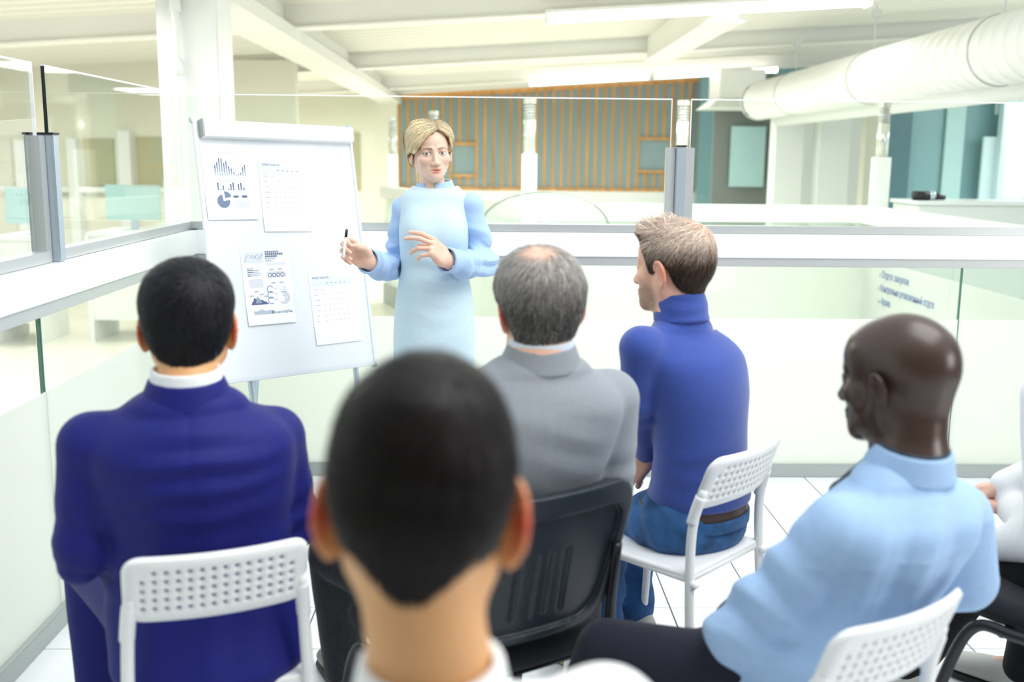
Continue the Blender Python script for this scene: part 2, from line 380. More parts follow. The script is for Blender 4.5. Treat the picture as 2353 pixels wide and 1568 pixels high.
# back wall with wooden slats
WY = 18.3
struct(box('wall_back', (-16, WY, -0.2), (-1.62, WY+0.2, 2.9), M['cream']), 'cream back wall left of the slats')
def slat_wall():
    a = at_y(915, 432, WY); b = at_y(1642, 437, WY)
    x0, x1, zb = a[0], b[0], a[2]
    zt = lambda x: at_y(915, 229, WY)[2] + (x-x0)/(x1-x0)*(at_y(1652, 184, WY)[2]-at_y(915, 229, WY)[2])
    w = MB(); w.add([(x0, WY+0.1, -0.2), (x1, WY+0.1, -0.2), (x1, WY+0.1, 3.2), (x0, WY+0.1, 3.2), (x0, WY+0.3, -0.2), (x1, WY+0.3, -0.2), (x1, WY+0.3, 3.2), (x0, WY+0.3, 3.2)],
                    [(0, 1, 2, 3), (4, 7, 6, 5), (0, 4, 5, 1), (3, 2, 6, 7), (0, 3, 7, 4), (1, 5, 6, 2)])
    wall = struct(w.build('wall_slatted', M['slatpanel']), 'grey back wall clad with orange wooden slats')
    box('lower_wall', (x0, WY-0.02, -0.2), (x1+0.1, WY+0.1, zb-0.03), M['white'], wall)
    mb = MB(); dz = zt(x1)-zt(x0)
    up = MB(); up.add([(x0-0.3, WY-0.05, zt(x0)+0.06), (x1+0.5, WY-0.05, zt(x1)+0.09), (x1+0.5, WY-0.05, 3.3), (x0-0.3, WY-0.05, 3.3),
                       (x0-0.3, WY+0.1, zt(x0)+0.06), (x1+0.5, WY+0.1, zt(x1)+0.09), (x1+0.5, WY+0.1, 3.3), (x0-0.3, WY+0.1, 3.3)],
                      [(0, 1, 2, 3), (4, 7, 6, 5), (0, 4, 5, 1), (3, 2, 6, 7), (0, 3, 7, 4), (1, 5, 6, 2)])
    up.build('bulkhead', M['ceilwhite'], wall)
    box('bottom_rail', (x0, WY+0.02, zb-0.03), (x1, WY+0.1, zb+0.02), M['slat'], wall)
    tr = MB(); tr.add([(x0, WY+0.02, zt(x0)), (x1, WY+0.02, zt(x1)), (x1, WY+0.02, zt(x1)+0.1), (x0, WY+0.02, zt(x0)+0.1), (x0, WY+0.1, zt(x0)), (x1, WY+0.1, zt(x1)), (x1, WY+0.1, zt(x1)+0.1), (x0, WY+0.1, zt(x0)+0.1)],
                      [(0, 1, 2, 3), (4, 7, 6, 5), (0, 4, 5, 1), (3, 2, 6, 7), (0, 3, 7, 4), (1, 5, 6, 2)]); tr.build('top_rail', M['slat'], wall)
    N = 38; sp = (x1-x0-0.05)/(N-1)
    zz = lambda py: at_y(1200, py, WY)[2]
    holes = [(6, 9, zz(332), zz(405)), (28, 32, zz(316), zz(392))]
    for k in range(N):
        x = x0+0.025+sp*k; segs = [(zb, zt(x)+0.01)]
        for (ka, kb, ztop, zbot) in holes:
            if ka < k < kb: segs = [(ztop, zt(x)+0.01), (zb, zbot)]
        for (za, zc) in segs: box('slat', (x-0.021, WY+0.06, za), (x+0.021, WY+0.099, zc), M['slat'], wall)
    for (ka, kb, ztop, zbot) in holes:
        xa, xb = x0+0.025+sp*ka, x0+0.025+sp*kb
        for z in (ztop, zbot): box('cross_slat', (xa, WY+0.03, z-0.022), (xb, WY+0.095, z+0.022), M['slat'], wall)
    return x1
xs1 = slat_wall()
# office front on the right, far side
OFY = 13.0
def fr(px0, px1, py0, py1, Y=OFY):
    a = at_y(px0, py0, Y); b = at_y(px1, py1, Y); return a[0], b[0], b[2], a[2]
ofw = struct(box('wall_right', (3.55, WY-0.3, -0.2), (12, WY-0.1, 3.4), M['teal']), 'teal glazed office front at the far right')
def wallp(name, px0, px1, py0, py1, m, Y, d=0.06):
    x0, x1, z0, z1 = fr(px0, px1, py0, py1, Y); return box(name, (x0, Y, z0), (x1, Y+d, z1), M[m], ofw, 0.004)
wallp('dark_panel', 1646, 1810, 170, 520, 'greydark', 15.0)
wallp('window_pane', 1682, 1754, 290, 430, 'teallight', 14.9, 0.03)
wallp('column', 1790, 1834, 190, 560, 'white', 13.2, 0.3)
wallp('door_panel', 1832, 1896, 275, 520, 'white', 14.2)
wallp('transom', 1826, 1900, 230, 275, 'tealdark', 14.2)
wallp('column', 1893, 1940, 180, 560, 'white', 13.0, 0.3)
wallp('side_panel', 1940, 1976, 200, 520, 'white', 14.2)
wallp('glazed_panel', 1958, 2060, 170, 560, 'teallight', 14.4)
wallp('column', 2000, 2016, 180, 560, 'cream', 13.4, 0.2)
wallp('glazed_panel', 2044, 2290, 110, 560, 'teal', 11.0)
wallp('mullion', 2046, 2076, 150, 560, 'tealdark', 10.9, 0.08)
wallp('mullion', 2186, 2196, 150, 560, 'teallight', 10.95, 0.04)
wallp('notice_board', 2262, 2312, 314, 480, 'paleblue', 10.8, 0.04)
wallp('door_frame', 2316, 2338, 150, 560, 'paleblue', 10.7, 0.1)
wallp('door_panel', 2338, 2420, 262, 560, 'teallight', 10.8, 0.05)
wallp('ceiling_panel', 2300, 2420, 150, 264, 'paleblue', 10.85, 0.05)
# desk run behind the right railing with a torch-like black lamp lying on it
def low_cabinet():
    a = at_y(2113, 462, 7.6); root = empty('low_cabinet', (a[0]+1.0, 7.6, -0.2)); tag(root, 'long white cabinet behind the right railing with a black cylinder on top', 'cabinet')
    h = a[2]+0.2
    box('body', (-1.0, 0.0, 0), (1.6, 0.5, h-0.03), M['white'], root, 0.004); box('top', (-1.02, -0.02, h-0.03), (1.62, 0.52, h), M['whitegloss'], root, 0.004)
    s = empty('desk_spotlight', (a[0]+0.11, 7.75, a[2]+0.034)); tag(s, 'black cylindrical spotlight with pale band lying on white cabinet', 'lamp')
    MB().tube([(-0.10, 0, 0), (0.02, 0, 0)], 0.034, 16).build('body', M['black'], s, True)
    MB().tube([(0.02, 0, 0), (0.06, 0, 0)], 0.0345, 16).build('band', M['alu'], s, True)
    MB().tube([(0.06, 0, 0), (0.09, 0, -0.008), (0.14, 0, -0.012)], [0.033, 0.022, 0.018], 16).build('nose', M['black'], s, True)
low_cabinet()
# white ventilation hood on the back wall
def hood():
    x0, x1, z0, z1 = fr(1656, 1758, 168, 226, 14.0)
    root = empty('ventilation_hood', ((x0+x1)/2, 14.0, z0)); tag(root, 'white box shaped ventilation hood right of the wooden slats', 'vent')
    w = (x1-x0)/2; h = z1-z0
    box('box', (-w, 0, 0), (w, 0.7, h+0.06), M['white'], root, 0.01)
    MB().add([(-w-0.16, -0.12, -0.13), (w+0.16, -0.12, -0.13), (w+0.16, 0.8, -0.13), (-w-0.16, 0.8, -0.13), (-w, 0, 0), (w, 0, 0), (w, 0.7, 0), (-w, 0.7, 0)],
             [(0, 3, 2, 1), (4, 5, 6, 7), (0, 1, 5, 4), (1, 2, 6, 5), (2, 3, 7, 6), (3, 0, 4, 7)]).build('flare', M['white'], root)
hood()
# ventilation duct
def duct():
    root = empty('air_duct', (3.27, 4.2, 2.21)); tag(root, 'big white spiral air duct hanging under the roof', 'duct')
    n = 36; L = 8.6; mb = MB(); vs = []; fs = []; prof = []
    y = 0.0
    while y < L:
        prof += [(y, 0.222), (y+0.145, 0.222), (y+0.152, 0.2285), (y+0.160, 0.222)]; y += 0.165
    prof.append((L, 0.222)); prof.append((L+0.1, 0.18)); prof.append((L+0.12, 0.0))
    mb2 = MB()
    for (yy, r) in prof:
        for k in range(n): vs.append((r*math.cos(2*math.pi*k/n), yy, r*math.sin(2*math.pi*k/n)))
    for i in range(len(prof)-1):
        for k in range(n): fs.append((i*n+k, i*n+(k+1) % n, (i+1)*n+(k+1) % n, (i+1)*n+k))
    mb2.add(vs, fs).build('spiral_pipe', M['white'], root, True)
    MB().tube([(0.26, 0, -0.19), (0.24, 8.6, -0.19)], 0.11, 20).build('branch_pipe', M['white'], root, True)
    for y in (2.6, 4.9, 7.2):
        ring = MB().tube([(0.226*math.cos(a), y, 0.226*math.sin(a)) for a in np.linspace(0, 2*math.pi, 40)], 0.006, 6, False).build('hanger_ring', M['steel'], root)
        MB().tube([(0, y, 0.226), (0, y, 0.60)], 0.006, 6).build('hanger_rod', M['steel'], ring)
        box('hanger_bracket', (-0.03, y-0.04, 0.50), (0.03, y+0.04, 0.56), M['steel'], ring)
duct()
# left hall: column with pipe, wall pieces, desks
colm = struct(box('column', (-1.925, 6.2, -0.2), (-1.575, 6.55, 2.75), M['white'], bevel=0.01), 'white square column behind the flip chart')
MB().tube(smooth_path([(-1.80, 6.16, 3.0), (-1.80, 6.16, 2.42), (-1.80, 6.16, 1.0), (-1.80, 6.16, -0.2)], 3), 0.022, 10).build('drain_pipe', M['white'], colm, True)
for z in (2.30, 1.95): MB().tube([(-1.80, 6.16, z), (-1.80, 6.16, z+0.09)], 0.032, 12).build('pipe_socket', M['white'], colm, True)
LW = 12.0
hw = struct(box('wall_left', (-14, LW, -0.2), (-2.2, LW+0.15, 2.55), M['cream']), 'cream partition wall across the left hall')
def lp(name, px0, px1, py0, py1, m, Y, d=0.04):
    x0, x1, z0, z1 = fr(px0, px1, py0, py1, Y); return box(name, (x0, Y, z0), (x1, Y+d, z1), M[m], hw, 0.003)
lp('window_recess', 190, 266, 318, 428, 'olive', LW-0.02); lp('window_recess', 312, 378, 314, 428, 'olive', LW-0.02); lp('window_recess', 0, 32, 318, 428, 'cream', LW-0.02)
lp('pilaster', 30, 76, 320, 600, 'white', LW-0.15, 0.15); lp('pilaster', 150, 190, 318, 600, 'white', LW-0.15, 0.15); lp('pilaster', 268, 312, 300, 600, 'white', LW-0.15, 0.15); lp('ledge', 0, 378, 428, 444, 'white', LW-0.12, 0.12)
x0, x1, z0, z1 = fr(806, 822, 304, 440, 17.9)
box('window_recess', (x0-0.3, 18.26, z0), (x1, 18.31, z1), M['olive'], bpy.data.objects['wall_back'])
def desk(px0, px1, py, Y, label):
    a = at_y(px0, py, Y); b = at_y(px1, py, Y); root = empty('office_desk', ((a[0]+b[0])/2, Y, -0.2)); tag(root, label, 'desk', 'white desks in the left hall')
    w = (b[0]-a[0])/2; h = a[2]+0.2
    box('top', (-w, 0, h-0.03), (w, 0.7, h), M['white'], root, 0.004)
    for sx in (-1, 1): box('side_panel', (sx*w-0.02, 0.02, 0), (sx*w+0.02, 0.66, h-0.03), M['white'], root)
    box('modesty_panel', (-w+0.02, 0.05, 0.2), (w-0.02, 0.07, h-0.03), M['white'], root)
    m = empty('monitor', (root.location.x+0.1, Y+0.3, a[2])); tag(m, 'pale blue screen on ' + label.replace('seen through ', 'behind '), 'monitor', 'screens on the desks in the left hall')
    box('panel', (-0.25, 0, 0.10), (0.25, 0.03, 0.42), M['teallight'], m, 0.004); box('stand', (-0.03, 0.01, 0.0), (0.03, 0.04, 0.12), M['alu'], m); box('foot', (-0.1, -0.06, 0.0), (0.1, 0.1, 0.012), M['alu'], m)
desk(196, 318, 535, 9.4, 'white desk seen through the left glass near the post'); desk(352, 432, 515, 10.3, 'white desk seen through the left glass next to flip chart'); desk(-30, 70, 545, 9.2, 'white desk seen through the leftmost glass pane')
# translucent dome canopy beyond the railing
def canopy():
    c = at_y(1252, 512, 7.0); root = empty('dome_canopy', (c[0], 7.0, c[2]-0.03)); tag(root, 'translucent white dome with a grey rim behind the railing', 'canopy')
    R = 0.43; mb = MB(); n = 32; vs = []; fs = []
    for i in range(9):
        a = math.pi/2*i/8; r = R*math.cos(a); z = 0.235*math.sin(a)
        for k in range(n): vs.append((r*math.cos(2*math.pi*k/n), r*math.sin(2*math.pi*k/n)*0.6, z))
    for i in range(8):
        for k in range(n): fs.append((i*n+k, i*n+(k+1) % n, (i+1)*n+(k+1) % n, (i+1)*n+k))
    mb.add(vs, fs).build('shell', M['glasspale'], root, True)
    MB().tube([(R*math.cos(a), 0, 0.235*math.sin(a)) for a in np.linspace(0, math.pi, 24)], 0.009, 8).build('rib', M['ribgrey'], root, True)
    MB().tube([(0, 0, -1.2), (0, 0, 0.19)], 0.02, 10).build('stem', M['white'], root, True)
canopy()

# ------------------------------------------------------------------ implicit surfaces for bodies and clothes
def unit(v): v = np.asarray(v, float); return v/np.linalg.norm(v)
def rotz(a): c, s = math.cos(a), math.sin(a); return np.array([[c, -s, 0], [s, c, 0], [0, 0, 1.0]])
def rotx(a): c, s = math.cos(a), math.sin(a); return np.array([[1.0, 0, 0], [0, c, -s], [0, s, c]])
def roty(a): c, s = math.cos(a), math.sin(a); return np.array([[c, 0, s], [0, 1.0, 0], [-s, 0, c]])
def smin(a, b, k):
    h = np.maximum(k-np.abs(a-b), 0)/k; return np.minimum(a, b) - h*h*k*0.25
def smax(a, b, k): return -smin(-a, -b, k)
class SDF:
    def __init__(s): s.ops = []; s.disp = []
    def _add(s, kind, fn, c, ext, k, cut=False): s.ops.append((kind, fn, np.asarray(c, float), np.asarray(ext, float)*np.ones(3), k, cut))
    def cone(s, a, b, ra, rb, k=0.02, op='u'):
        a = np.asarray(a, float); b = np.asarray(b, float); ba = b-a; l2 = ba@ba+1e-12
        def fn(P):
            q = P-a; t = np.clip(q@ba/l2, 0, 1); return np.linalg.norm(q-t[:, None]*ba, axis=1) - (ra+(rb-ra)*t)
        R = max(ra, rb); s._add(op, fn, (a+b)/2, np.abs(ba)/2+R, k); return s
    def chain(s, pts, rs, k=0.02):
        pts = [np.asarray(p, float) for p in pts]
        def fn(P):
            d = None
            for i in range(len(pts)-1):
                a = pts[i]; ba = pts[i+1]-a; q = P-a; t = np.clip(q@ba/(ba@ba+1e-12), 0, 1); v = np.linalg.norm(q-t[:, None]*ba, axis=1)-(rs[i]+(rs[i+1]-rs[i])*t)
                d = v if d is None else smin(d, v, 0.0025)
            return d
        A = np.array(pts); lo, hi = A.min(0), A.max(0); s._add('u', fn, (lo+hi)/2, (hi-lo)/2+max(rs), k)
        return s
    def ell(s, c, r, R=None, k=0.02, op='u'):
        c = np.asarray(c, float); r = np.asarray(r, float)*np.ones(3); R = np.eye(3) if R is None else R
        def fn(P):
            q = (P-c)@R; k0 = np.linalg.norm(q/r, axis=1); k1 = np.linalg.norm(q/(r*r), axis=1)+1e-9; return k0*(k0-1)/k1
        s._add(op, fn, c, r.max(), k); return s
    def box(s, c, h, R=None, rad=0.01, k=0.02, op='u'):
        c = np.asarray(c, float); h = np.asarray(h, float); R = np.eye(3) if R is None else R
        def fn(P):
            q = np.abs((P-c)@R)-(h-rad); return np.linalg.norm(np.maximum(q, 0), axis=1)+np.minimum(q.max(axis=1), 0)-rad
        s._add(op, fn, c, np.linalg.norm(h), k); return s
    def loft(s, secs, U, Vv, k=0.03):
        """one stack of ellipses (centre, half width along U, half depth along Vv), smoothly interpolated"""
        U = unit(U); Vv = unit(Vv); W = np.cross(U, Vv)
        secs = sorted(secs, key=lambda e: np.asarray(e[0])@W)
        A = np.array([list(np.asarray(c, float))+[a, b, np.asarray(c, float)@W] for c, a, b in secs])
        if len(A) > 2:
            Q = np.concatenate([[2*A[0]-A[1]], A, [2*A[-1]-A[-2]]]); out = []
            for i in range(1, len(Q)-2):
                for t in np.linspace(0, 1, 8, endpoint=False): out.append(0.5*(2*Q[i]+(Q[i+1]-Q[i-1])*t+(2*Q[i-1]-5*Q[i]+4*Q[i+1]-Q[i+2])*t*t+(3*Q[i]-Q[i-1]-3*Q[i+1]+Q[i+2])*t**3))
            A = np.array(out+[A[-1]]); A[:, 5] = np.maximum.accumulate(A[:, 5]+np.arange(len(A))*1e-9)
        h = A[:, 5]; CU = A[:, :3]@U; CV = A[:, :3]@Vv
        def fn(P):
            z = P@W; zc = np.clip(z, h[0], h[-1]); x = P@U-np.interp(zc, h, CU); y = P@Vv-np.interp(zc, h, CV); ru = np.interp(zc, h, A[:, 3]); rv = np.interp(zc, h, A[:, 4]); rw = np.minimum(ru, rv)*0.6; dz = z-zc
            k0 = np.sqrt((x/ru)**2+(y/rv)**2+(dz/rw)**2); k1 = np.sqrt((x/ru**2)**2+(y/rv**2)**2+(dz/rw**2)**2)+1e-9
            return k0*(k0-1)/k1
        lo = A[:, :3].min(0); hi = A[:, :3].max(0); s._add('u', fn, (lo+hi)/2, (hi-lo)/2+max(A[:, 3].max(), A[:, 4].max()), k)
        return s
    def ring(s, c, R, rx, ry, h, t, flare=0.0, k=0.004, op='u'):
        """band round local z: radii rx, ry, half height h, half thickness t"""
        c = np.asarray(c, float)
        def fn(P):
            q = (P-c)@R; fx = rx+flare*q[:, 2]; fy = ry+flare*q[:, 2]
            k0 = np.sqrt((q[:, 0]/fx)**2+(q[:, 1]/fy)**2)+1e-9; k1 = np.sqrt((q[:, 0]/fx**2)**2+(q[:, 1]/fy**2)**2)+1e-9
            dr = np.abs(k0*(k0-1)/k1)-t*0.5; dz = np.abs(q[:, 2])-h
            return np.minimum(np.maximum(dr, dz), 0)+np.sqrt(np.maximum(dr, 0)**2+np.maximum(dz, 0)**2)-t*0.5
        s._add(op, fn, c, max(rx, ry)+h+t, k); return s
    def plane(s, p, n, k=0.01):
        """keep the side away from n"""
        p = np.asarray(p, float); n = unit(n)
        s._add('cut', lambda P: (P-p)@n, p, 1e3, k); return s
    def bounds(s):
        lo = np.full(3, 1e9); hi = -lo
        for (kind, fn, c, e, k, cut) in s.ops:
            if kind == 'u': lo = np.minimum(lo, c-e); hi = np.maximum(hi, c+e)
        return lo, hi
    def __call__(s, P, band=1.0):
        d = np.full(len(P), 1.0)
        for (kind, fn, c, e, k, cut) in s.ops:
            if kind == 'cut': d = smax(d, fn(P), k); continue
            m = np.all(np.abs(P-c) < e+band+k, axis=1)
            if not m.any(): continue
            idx = np.nonzero(m)[0]; v = fn(P[idx])
            d[idx] = smin(d[idx], v, k) if kind == 'u' else smax(d[idx], -v, k)
        for f in s.disp: d = d + f(P)
        return d
_OFF = np.array([[i, j, k] for i in (0, 1) for j in (0, 1) for k in (0, 1)])
_EDG = [(a, b) for a in range(8) for b in range(a+1, 8) if bin(a ^ b).count('1') == 1]
def polygonise(f, h, pad=0.02, lo=None, hi=None):
    if lo is None: lo, hi = f.bounds()
    lo = np.asarray(lo, float)-pad; hi = np.asarray(hi, float)+pad; st = 4
    n = np.ceil((hi-lo)/(h*st)).astype(int)+1
    ax = [lo[i]+h*st*np.arange(n[i]) for i in range(3)]
    G = np.stack(np.meshgrid(*ax, indexing='ij'), -1).reshape(-1, 3)
    band = h*st*2.2
    cv = f(G, band).reshape(n)
    near = np.abs(cv) < band
    fn_ = (n-1)*st+1
    big = np.where(cv < 0, -1.0, 1.0)
    vals = np.repeat(np.repeat(np.repeat(big, st, 0), st, 1), st, 2)[:fn_[0]+st, :fn_[1]+st, :fn_[2]+st][:fn_[0], :fn_[1], :fn_[2]].astype(np.float32)
    nm = near
    fm = np.repeat(np.repeat(np.repeat(nm, st, 0), st, 1), st, 2)[:fn_[0], :fn_[1], :fn_[2]]
    idx = np.argwhere(fm)
    for c0 in range(0, len(idx), 400000):
        ii = idx[c0:c0+400000]; vals[ii[:, 0], ii[:, 1], ii[:, 2]] = f(lo+ii*h, band)
    s = (vals < 0)
    cnt = np.zeros(np.array(s.shape)-1, np.uint8)
    for o in _OFF: cnt += s[o[0]:s.shape[0]-1+o[0], o[1]:s.shape[1]-1+o[1], o[2]:s.shape[2]-1+o[2]]
    act = np.argwhere((cnt > 0) & (cnt < 8))
    if len(act) == 0: return np.zeros((0, 3)), np.zeros((0, 4), int)
    cvv = np.stack([vals[act[:, 0]+o[0], act[:, 1]+o[1], act[:, 2]+o[2]] for o in _OFF], 1)
    acc = np.zeros((len(act), 3)); num = np.zeros(len(act))
    for a, b in _EDG:
        va, vb = cvv[:, a], cvv[:, b]; m = (va < 0) != (vb < 0); t = np.where(m, va/np.where(m, va-vb, 1), 0)
        p = _OFF[a]+(t[:, None])*(_OFF[b]-_OFF[a]); acc[m] += p[m]; num[m] += 1
    verts = lo+(act+acc/num[:, None])*h
    vid = np.full(cnt.shape, -1, np.int64); vid[act[:, 0], act[:, 1], act[:, 2]] = np.arange(len(act))
    quads = []
    for a in range(3):
        b, c = (a+1) % 3, (a+2) % 3
        sl0 = [slice(1, -1)]*3; sl1 = [slice(1, -1)]*3; sl0[a] = slice(0, -1); sl1[a] = slice(1, None)
        s0 = s[tuple(sl0)]; s1 = s[tuple(sl1)]; ch = np.argwhere(s0 != s1)
        if len(ch) == 0: continue
        neg = s0[ch[:, 0], ch[:, 1], ch[:, 2]]
        base = ch.copy(); base[:, b] += 1; base[:, c] += 1
        ob = np.zeros(3, int); ob[b] = 1; oc = np.zeros(3, int); oc[c] = 1
        q = [base-ob-oc, base-oc, base, base-ob]
        q = np.stack([vid[k[:, 0], k[:, 1], k[:, 2]] for k in q], 1)
        q[~neg] = q[~neg][:, ::-1]; quads.append(q)
    quads = np.concatenate(quads); quads = quads[(quads >= 0).all(1)]
    return verts, quads
def np_mesh(name, verts, faces, attrs=None, smooth=True):
    """faces: (n,k) array; attrs: name -> (n,3) colours on points"""
    me = bpy.data.meshes.new(name); k = faces.shape[1]
    me.vertices.add(len(verts)); me.vertices.foreach_set('co', np.asarray(verts, np.float32).ravel())
    me.loops.add(faces.size); me.loops.foreach_set('vertex_index', faces.astype(np.int32).ravel())
    me.polygons.add(len(faces)); me.polygons.foreach_set('loop_start', np.arange(0, faces.size, k, dtype=np.int32))
    me.update(calc_edges=True)
    if smooth: me.polygons.foreach_set('use_smooth', np.ones(len(faces), bool))
    for nme, colr in (attrs or {}).items():
        a = me.color_attributes.new(nme, 'FLOAT_COLOR', 'POINT'); c = np.ones((len(verts), 4), np.float32); c[:, :3] = colr; a.data.foreach_set('color', c.ravel())
    me.validate(); return me
def merge(parts):
    """parts: list of (verts, quads, attrdict)"""
    V = np.concatenate([p[0] for p in parts]); off = 0; F = []; A = {}
    for p in parts: F.append(p[1]+off); off += len(p[0])
    for k in parts[0][2]: A[k] = np.concatenate([p[2][k] for p in parts])
    return V, np.concatenate(F), A
_rng = np.random.RandomState(7)
def wavy(freq, seed, n=5):
    r = np.random.RandomState(seed); D = r.normal(size=(n, 3)); D /= np.linalg.norm(D, axis=1)[:, None]; ph = r.uniform(0, 6.28, n); D2 = r.normal(size=(n, 3))
    def f(P):
        o = 0
        for i in range(n): o = o+np.sin(P@D[i]*freq*(0.7+0.6*i/n)+ph[i]+1.3*np.sin(P@D2[i]*freq*0.35+i))
        return o/n
    return f
def folds(c, axis, rad, freq, amp, seed=0, sharp=1.5):
    """folds across an axis, fading out from the centre c"""
    c = np.asarray(c, float); axis = unit(axis); w = wavy(freq*0.28, seed, 3)
    def f(P):
        q = P-c; e = np.exp(-(q*q).sum(1)/(rad*rad)); ph = q@axis*freq+2.2*w(P); sft = np.sin(ph)
        return -amp*e*np.sign(sft)*np.abs(sft)**sharp
    return f
def cloth_noise(amp, freq, seed): w = wavy(freq, seed, 6); return lambda P: amp*w(P)
def sdf_obj(name, f, h, m, parent, pad=0.015, attr=None):
    v, q = polygonise(f, h, pad); me = np_mesh(name, v, q, attr(v) if attr else None); o = link(name, me, m); o.parent = parent; return o

# ------------------------------------------------------------------ head
def line_fn(z):
    if callable(z): return z
    ys = np.array([p[0] for p in z]); zs = np.array([p[1] for p in z]); return lambda q: np.interp(q[:, 1], ys, zs)
class Head:
    """local frame: x to the person's right, y out of the face, z up, origin between the eyes inside the skull"""
    def __init__(s, c, yaw, pitch=0.0, roll=0.0, sc=1.0, fem=False, jaw=1.0):
        s.c = np.asarray(c, float); s.R = rotz(yaw) @ rotx(pitch) @ roty(roll); s.sc = sc; s.fem = fem; s.jaw = jaw
    def w(s, x, y, z): return s.c + s.R @ (np.array([x, y, z])*s.sc)
    def loc(s, P): return ((P-s.c)@s.R)/s.sc
    def skull(s, S, k=0.02):
        e = lambda c, r, kk=k, R=None, op='u': S.ell(s.w(*c), np.array(r)*s.sc, s.R if R is None else s.R@R, kk*s.sc, op)
        f = 0.95 if s.fem else 1.0
        e((0, -0.018, 0.034), (0.0745, 0.094, 0.078)); e((0, -0.045, 0.012), (0.068, 0.066, 0.07)); e((0, 0.028, 0.036), (0.061*f, 0.056, 0.056), 0.02)
    def face(s, S, detail=True):
        e = lambda c, r, kk=0.02, R=None, op='u': S.ell(s.w(*c), np.array(r)*s.sc, s.R if R is None else s.R@R, kk*s.sc, op)
        cn = lambda a, b, ra, rb, kk=0.02, op='u': S.cone(s.w(*a), s.w(*b), ra*s.sc, rb*s.sc, kk*s.sc, op)
        j = s.jaw; jz = 0.007 if s.fem else 0.0
        s.skull(S)
        e((0, 0.025, -0.032), (0.057, 0.060, 0.068))
        for sx in (-1, 1):
            cn((sx*0.048*j, -0.004, -0.052), (sx*0.016*j, 0.060, -0.094+jz), 0.017, 0.016, 0.03)
            cn((sx*0.052*j, -0.006, -0.02), (sx*0.048*j, -0.004, -0.055), 0.018, 0.017, 0.02)
            e((sx*0.040, 0.052, -0.024), (0.024, 0.024, 0.019), 0.022)
        e((0, 0.070, -0.098+jz), (0.020*j, 0.016, 0.015), 0.02)
        e((0, 0.064, -0.066), (0.030, 0.021, 0.028), 0.02)
        if detail:
            for sx in (-1, 1):
                e((sx*0.031, 0.090, 0.000), (0.018, 0.015, 0.0105), 0.014, None, 'sub')
                cn((sx*0.012, 0.0805, 0.0185), (sx*0.044, 0.066, 0.0185), 0.0065, 0.005, 0.012)
                e((sx*0.031, 0.0690, 0.000), (0.0145, 0.0136, 0.0136), 0.004)
        cn((0, 0.080, 0.006), (0, 0.100, -0.034), 0.0065, 0.0085, 0.012)
        e((0, 0.100, -0.037), (0.0095, 0.0095, 0.0085), 0.006)
        for sx in (-1, 1): e((sx*0.0115, 0.0925, -0.0395), (0.0068, 0.0095, 0.0068), 0.005)
        if detail:
            for sx in (-1, 1): e((sx*0.0062, 0.0985, -0.0475), (0.0034, 0.0045, 0.003), 0.002, None, 'sub')
            e((0, 0.0840, -0.0615), (0.0225, 0.0085, 0.0048), 0.006); e((0, 0.0835, -0.0715), (0.0195, 0.0085, 0.0056), 0.006)
            e((0, 0.0915, -0.0662), (0.0200, 0.0080, 0.0014), 0.002, None, 'sub')
            for sx in (-1, 1): e((sx*0.031, 0.0840, -0.0010), (0.0148, 0.0100, 0.0053), 0.0018, None, 'sub')
    def ears(s, S, out=1.0, es=1.0):
        for sx in (-1, 1):
            R = rotz(sx*0.42*out)@rotx(-0.2)@roty(sx*0.1)
            c = np.array((sx*0.0795, -0.012, -0.012))
            L = lambda p: s.c+s.R@((c+R@(np.array(p)*es))*s.sc)
            S.ell(L((0, 0, 0)), np.array((0.0055, 0.0150, 0.028))*s.sc*es, s.R@R, 0.006*s.sc)
            pts = [L((sx*0.003, 0.0175*math.cos(a)*(1.0 if math.cos(a) > 0 else 1.05), 0.031*math.sin(a)+0.001)) for a in np.linspace(0.4, 4.3, 12)]
            S.chain(pts, [0.0042*s.sc*es]*12, 0.003*s.sc)
            S.ell(L((sx*0.002, 0.002, -0.030)), np.array((0.0055, 0.009, 0.009))*s.sc*es, s.R@R, 0.006*s.sc)
            S.ell(L((sx*0.0075, 0.002, -0.001)), np.array((0.0048, 0.0085, 0.016))*s.sc*es, s.R@R, 0.003*s.sc, 'sub')
    def neck(s, S, base, r0=0.054, r1=0.058, k=0.03):
        S.cone(s.w(0, -0.030, -0.055), base, r0*s.sc, r1*s.sc, k*s.sc)
    def eyes(s, parent, look=(0, 0), iris=(0.30, 0.42, 0.45)):
        for sx in (-1, 1):
            n = 32; c = s.w(sx*0.031, 0.0692, 0.0); r = 0.0122*s.sc
            Rl = s.R@rotz(look[0])@rotx(look[1]); vs = []; cols = []; fs = []
            rings = np.concatenate([np.linspace(0, 0.62, 17), np.linspace(0.7, math.pi, 12)])
            for th in rings:
                for k in range(n):
                    a = 2*math.pi*k/n; vs.append(c+Rl@np.array([math.sin(th)*math.cos(a), math.cos(th), math.sin(th)*math.sin(a)])*r)
                    if th < 0.20: cc = (0.01, 0.01, 0.012)
                    elif th < 0.47: q = (th-0.2)/0.27; cc = tuple(np.array(iris)*(1.0-0.45*max(0, q-0.7)/0.3)*(0.85+0.15*math.cos(a*9)))
                    elif th < 0.53: cc = (0.10, 0.13, 0.15)
                    else: cc = (0.82, 0.80, 0.79)
                    cols.append(cc)
            for i in range(len(rings)-1):
                for k in range(n): fs.append((i*n+k, i*n+(k+1) % n, (i+1)*n+(k+1) % n, (i+1)*n+k))
            o = link('eye', np_mesh('eye', np.array(vs), np.array(fs), {'col': np.array(cols)}), M['eye']); o.parent = parent
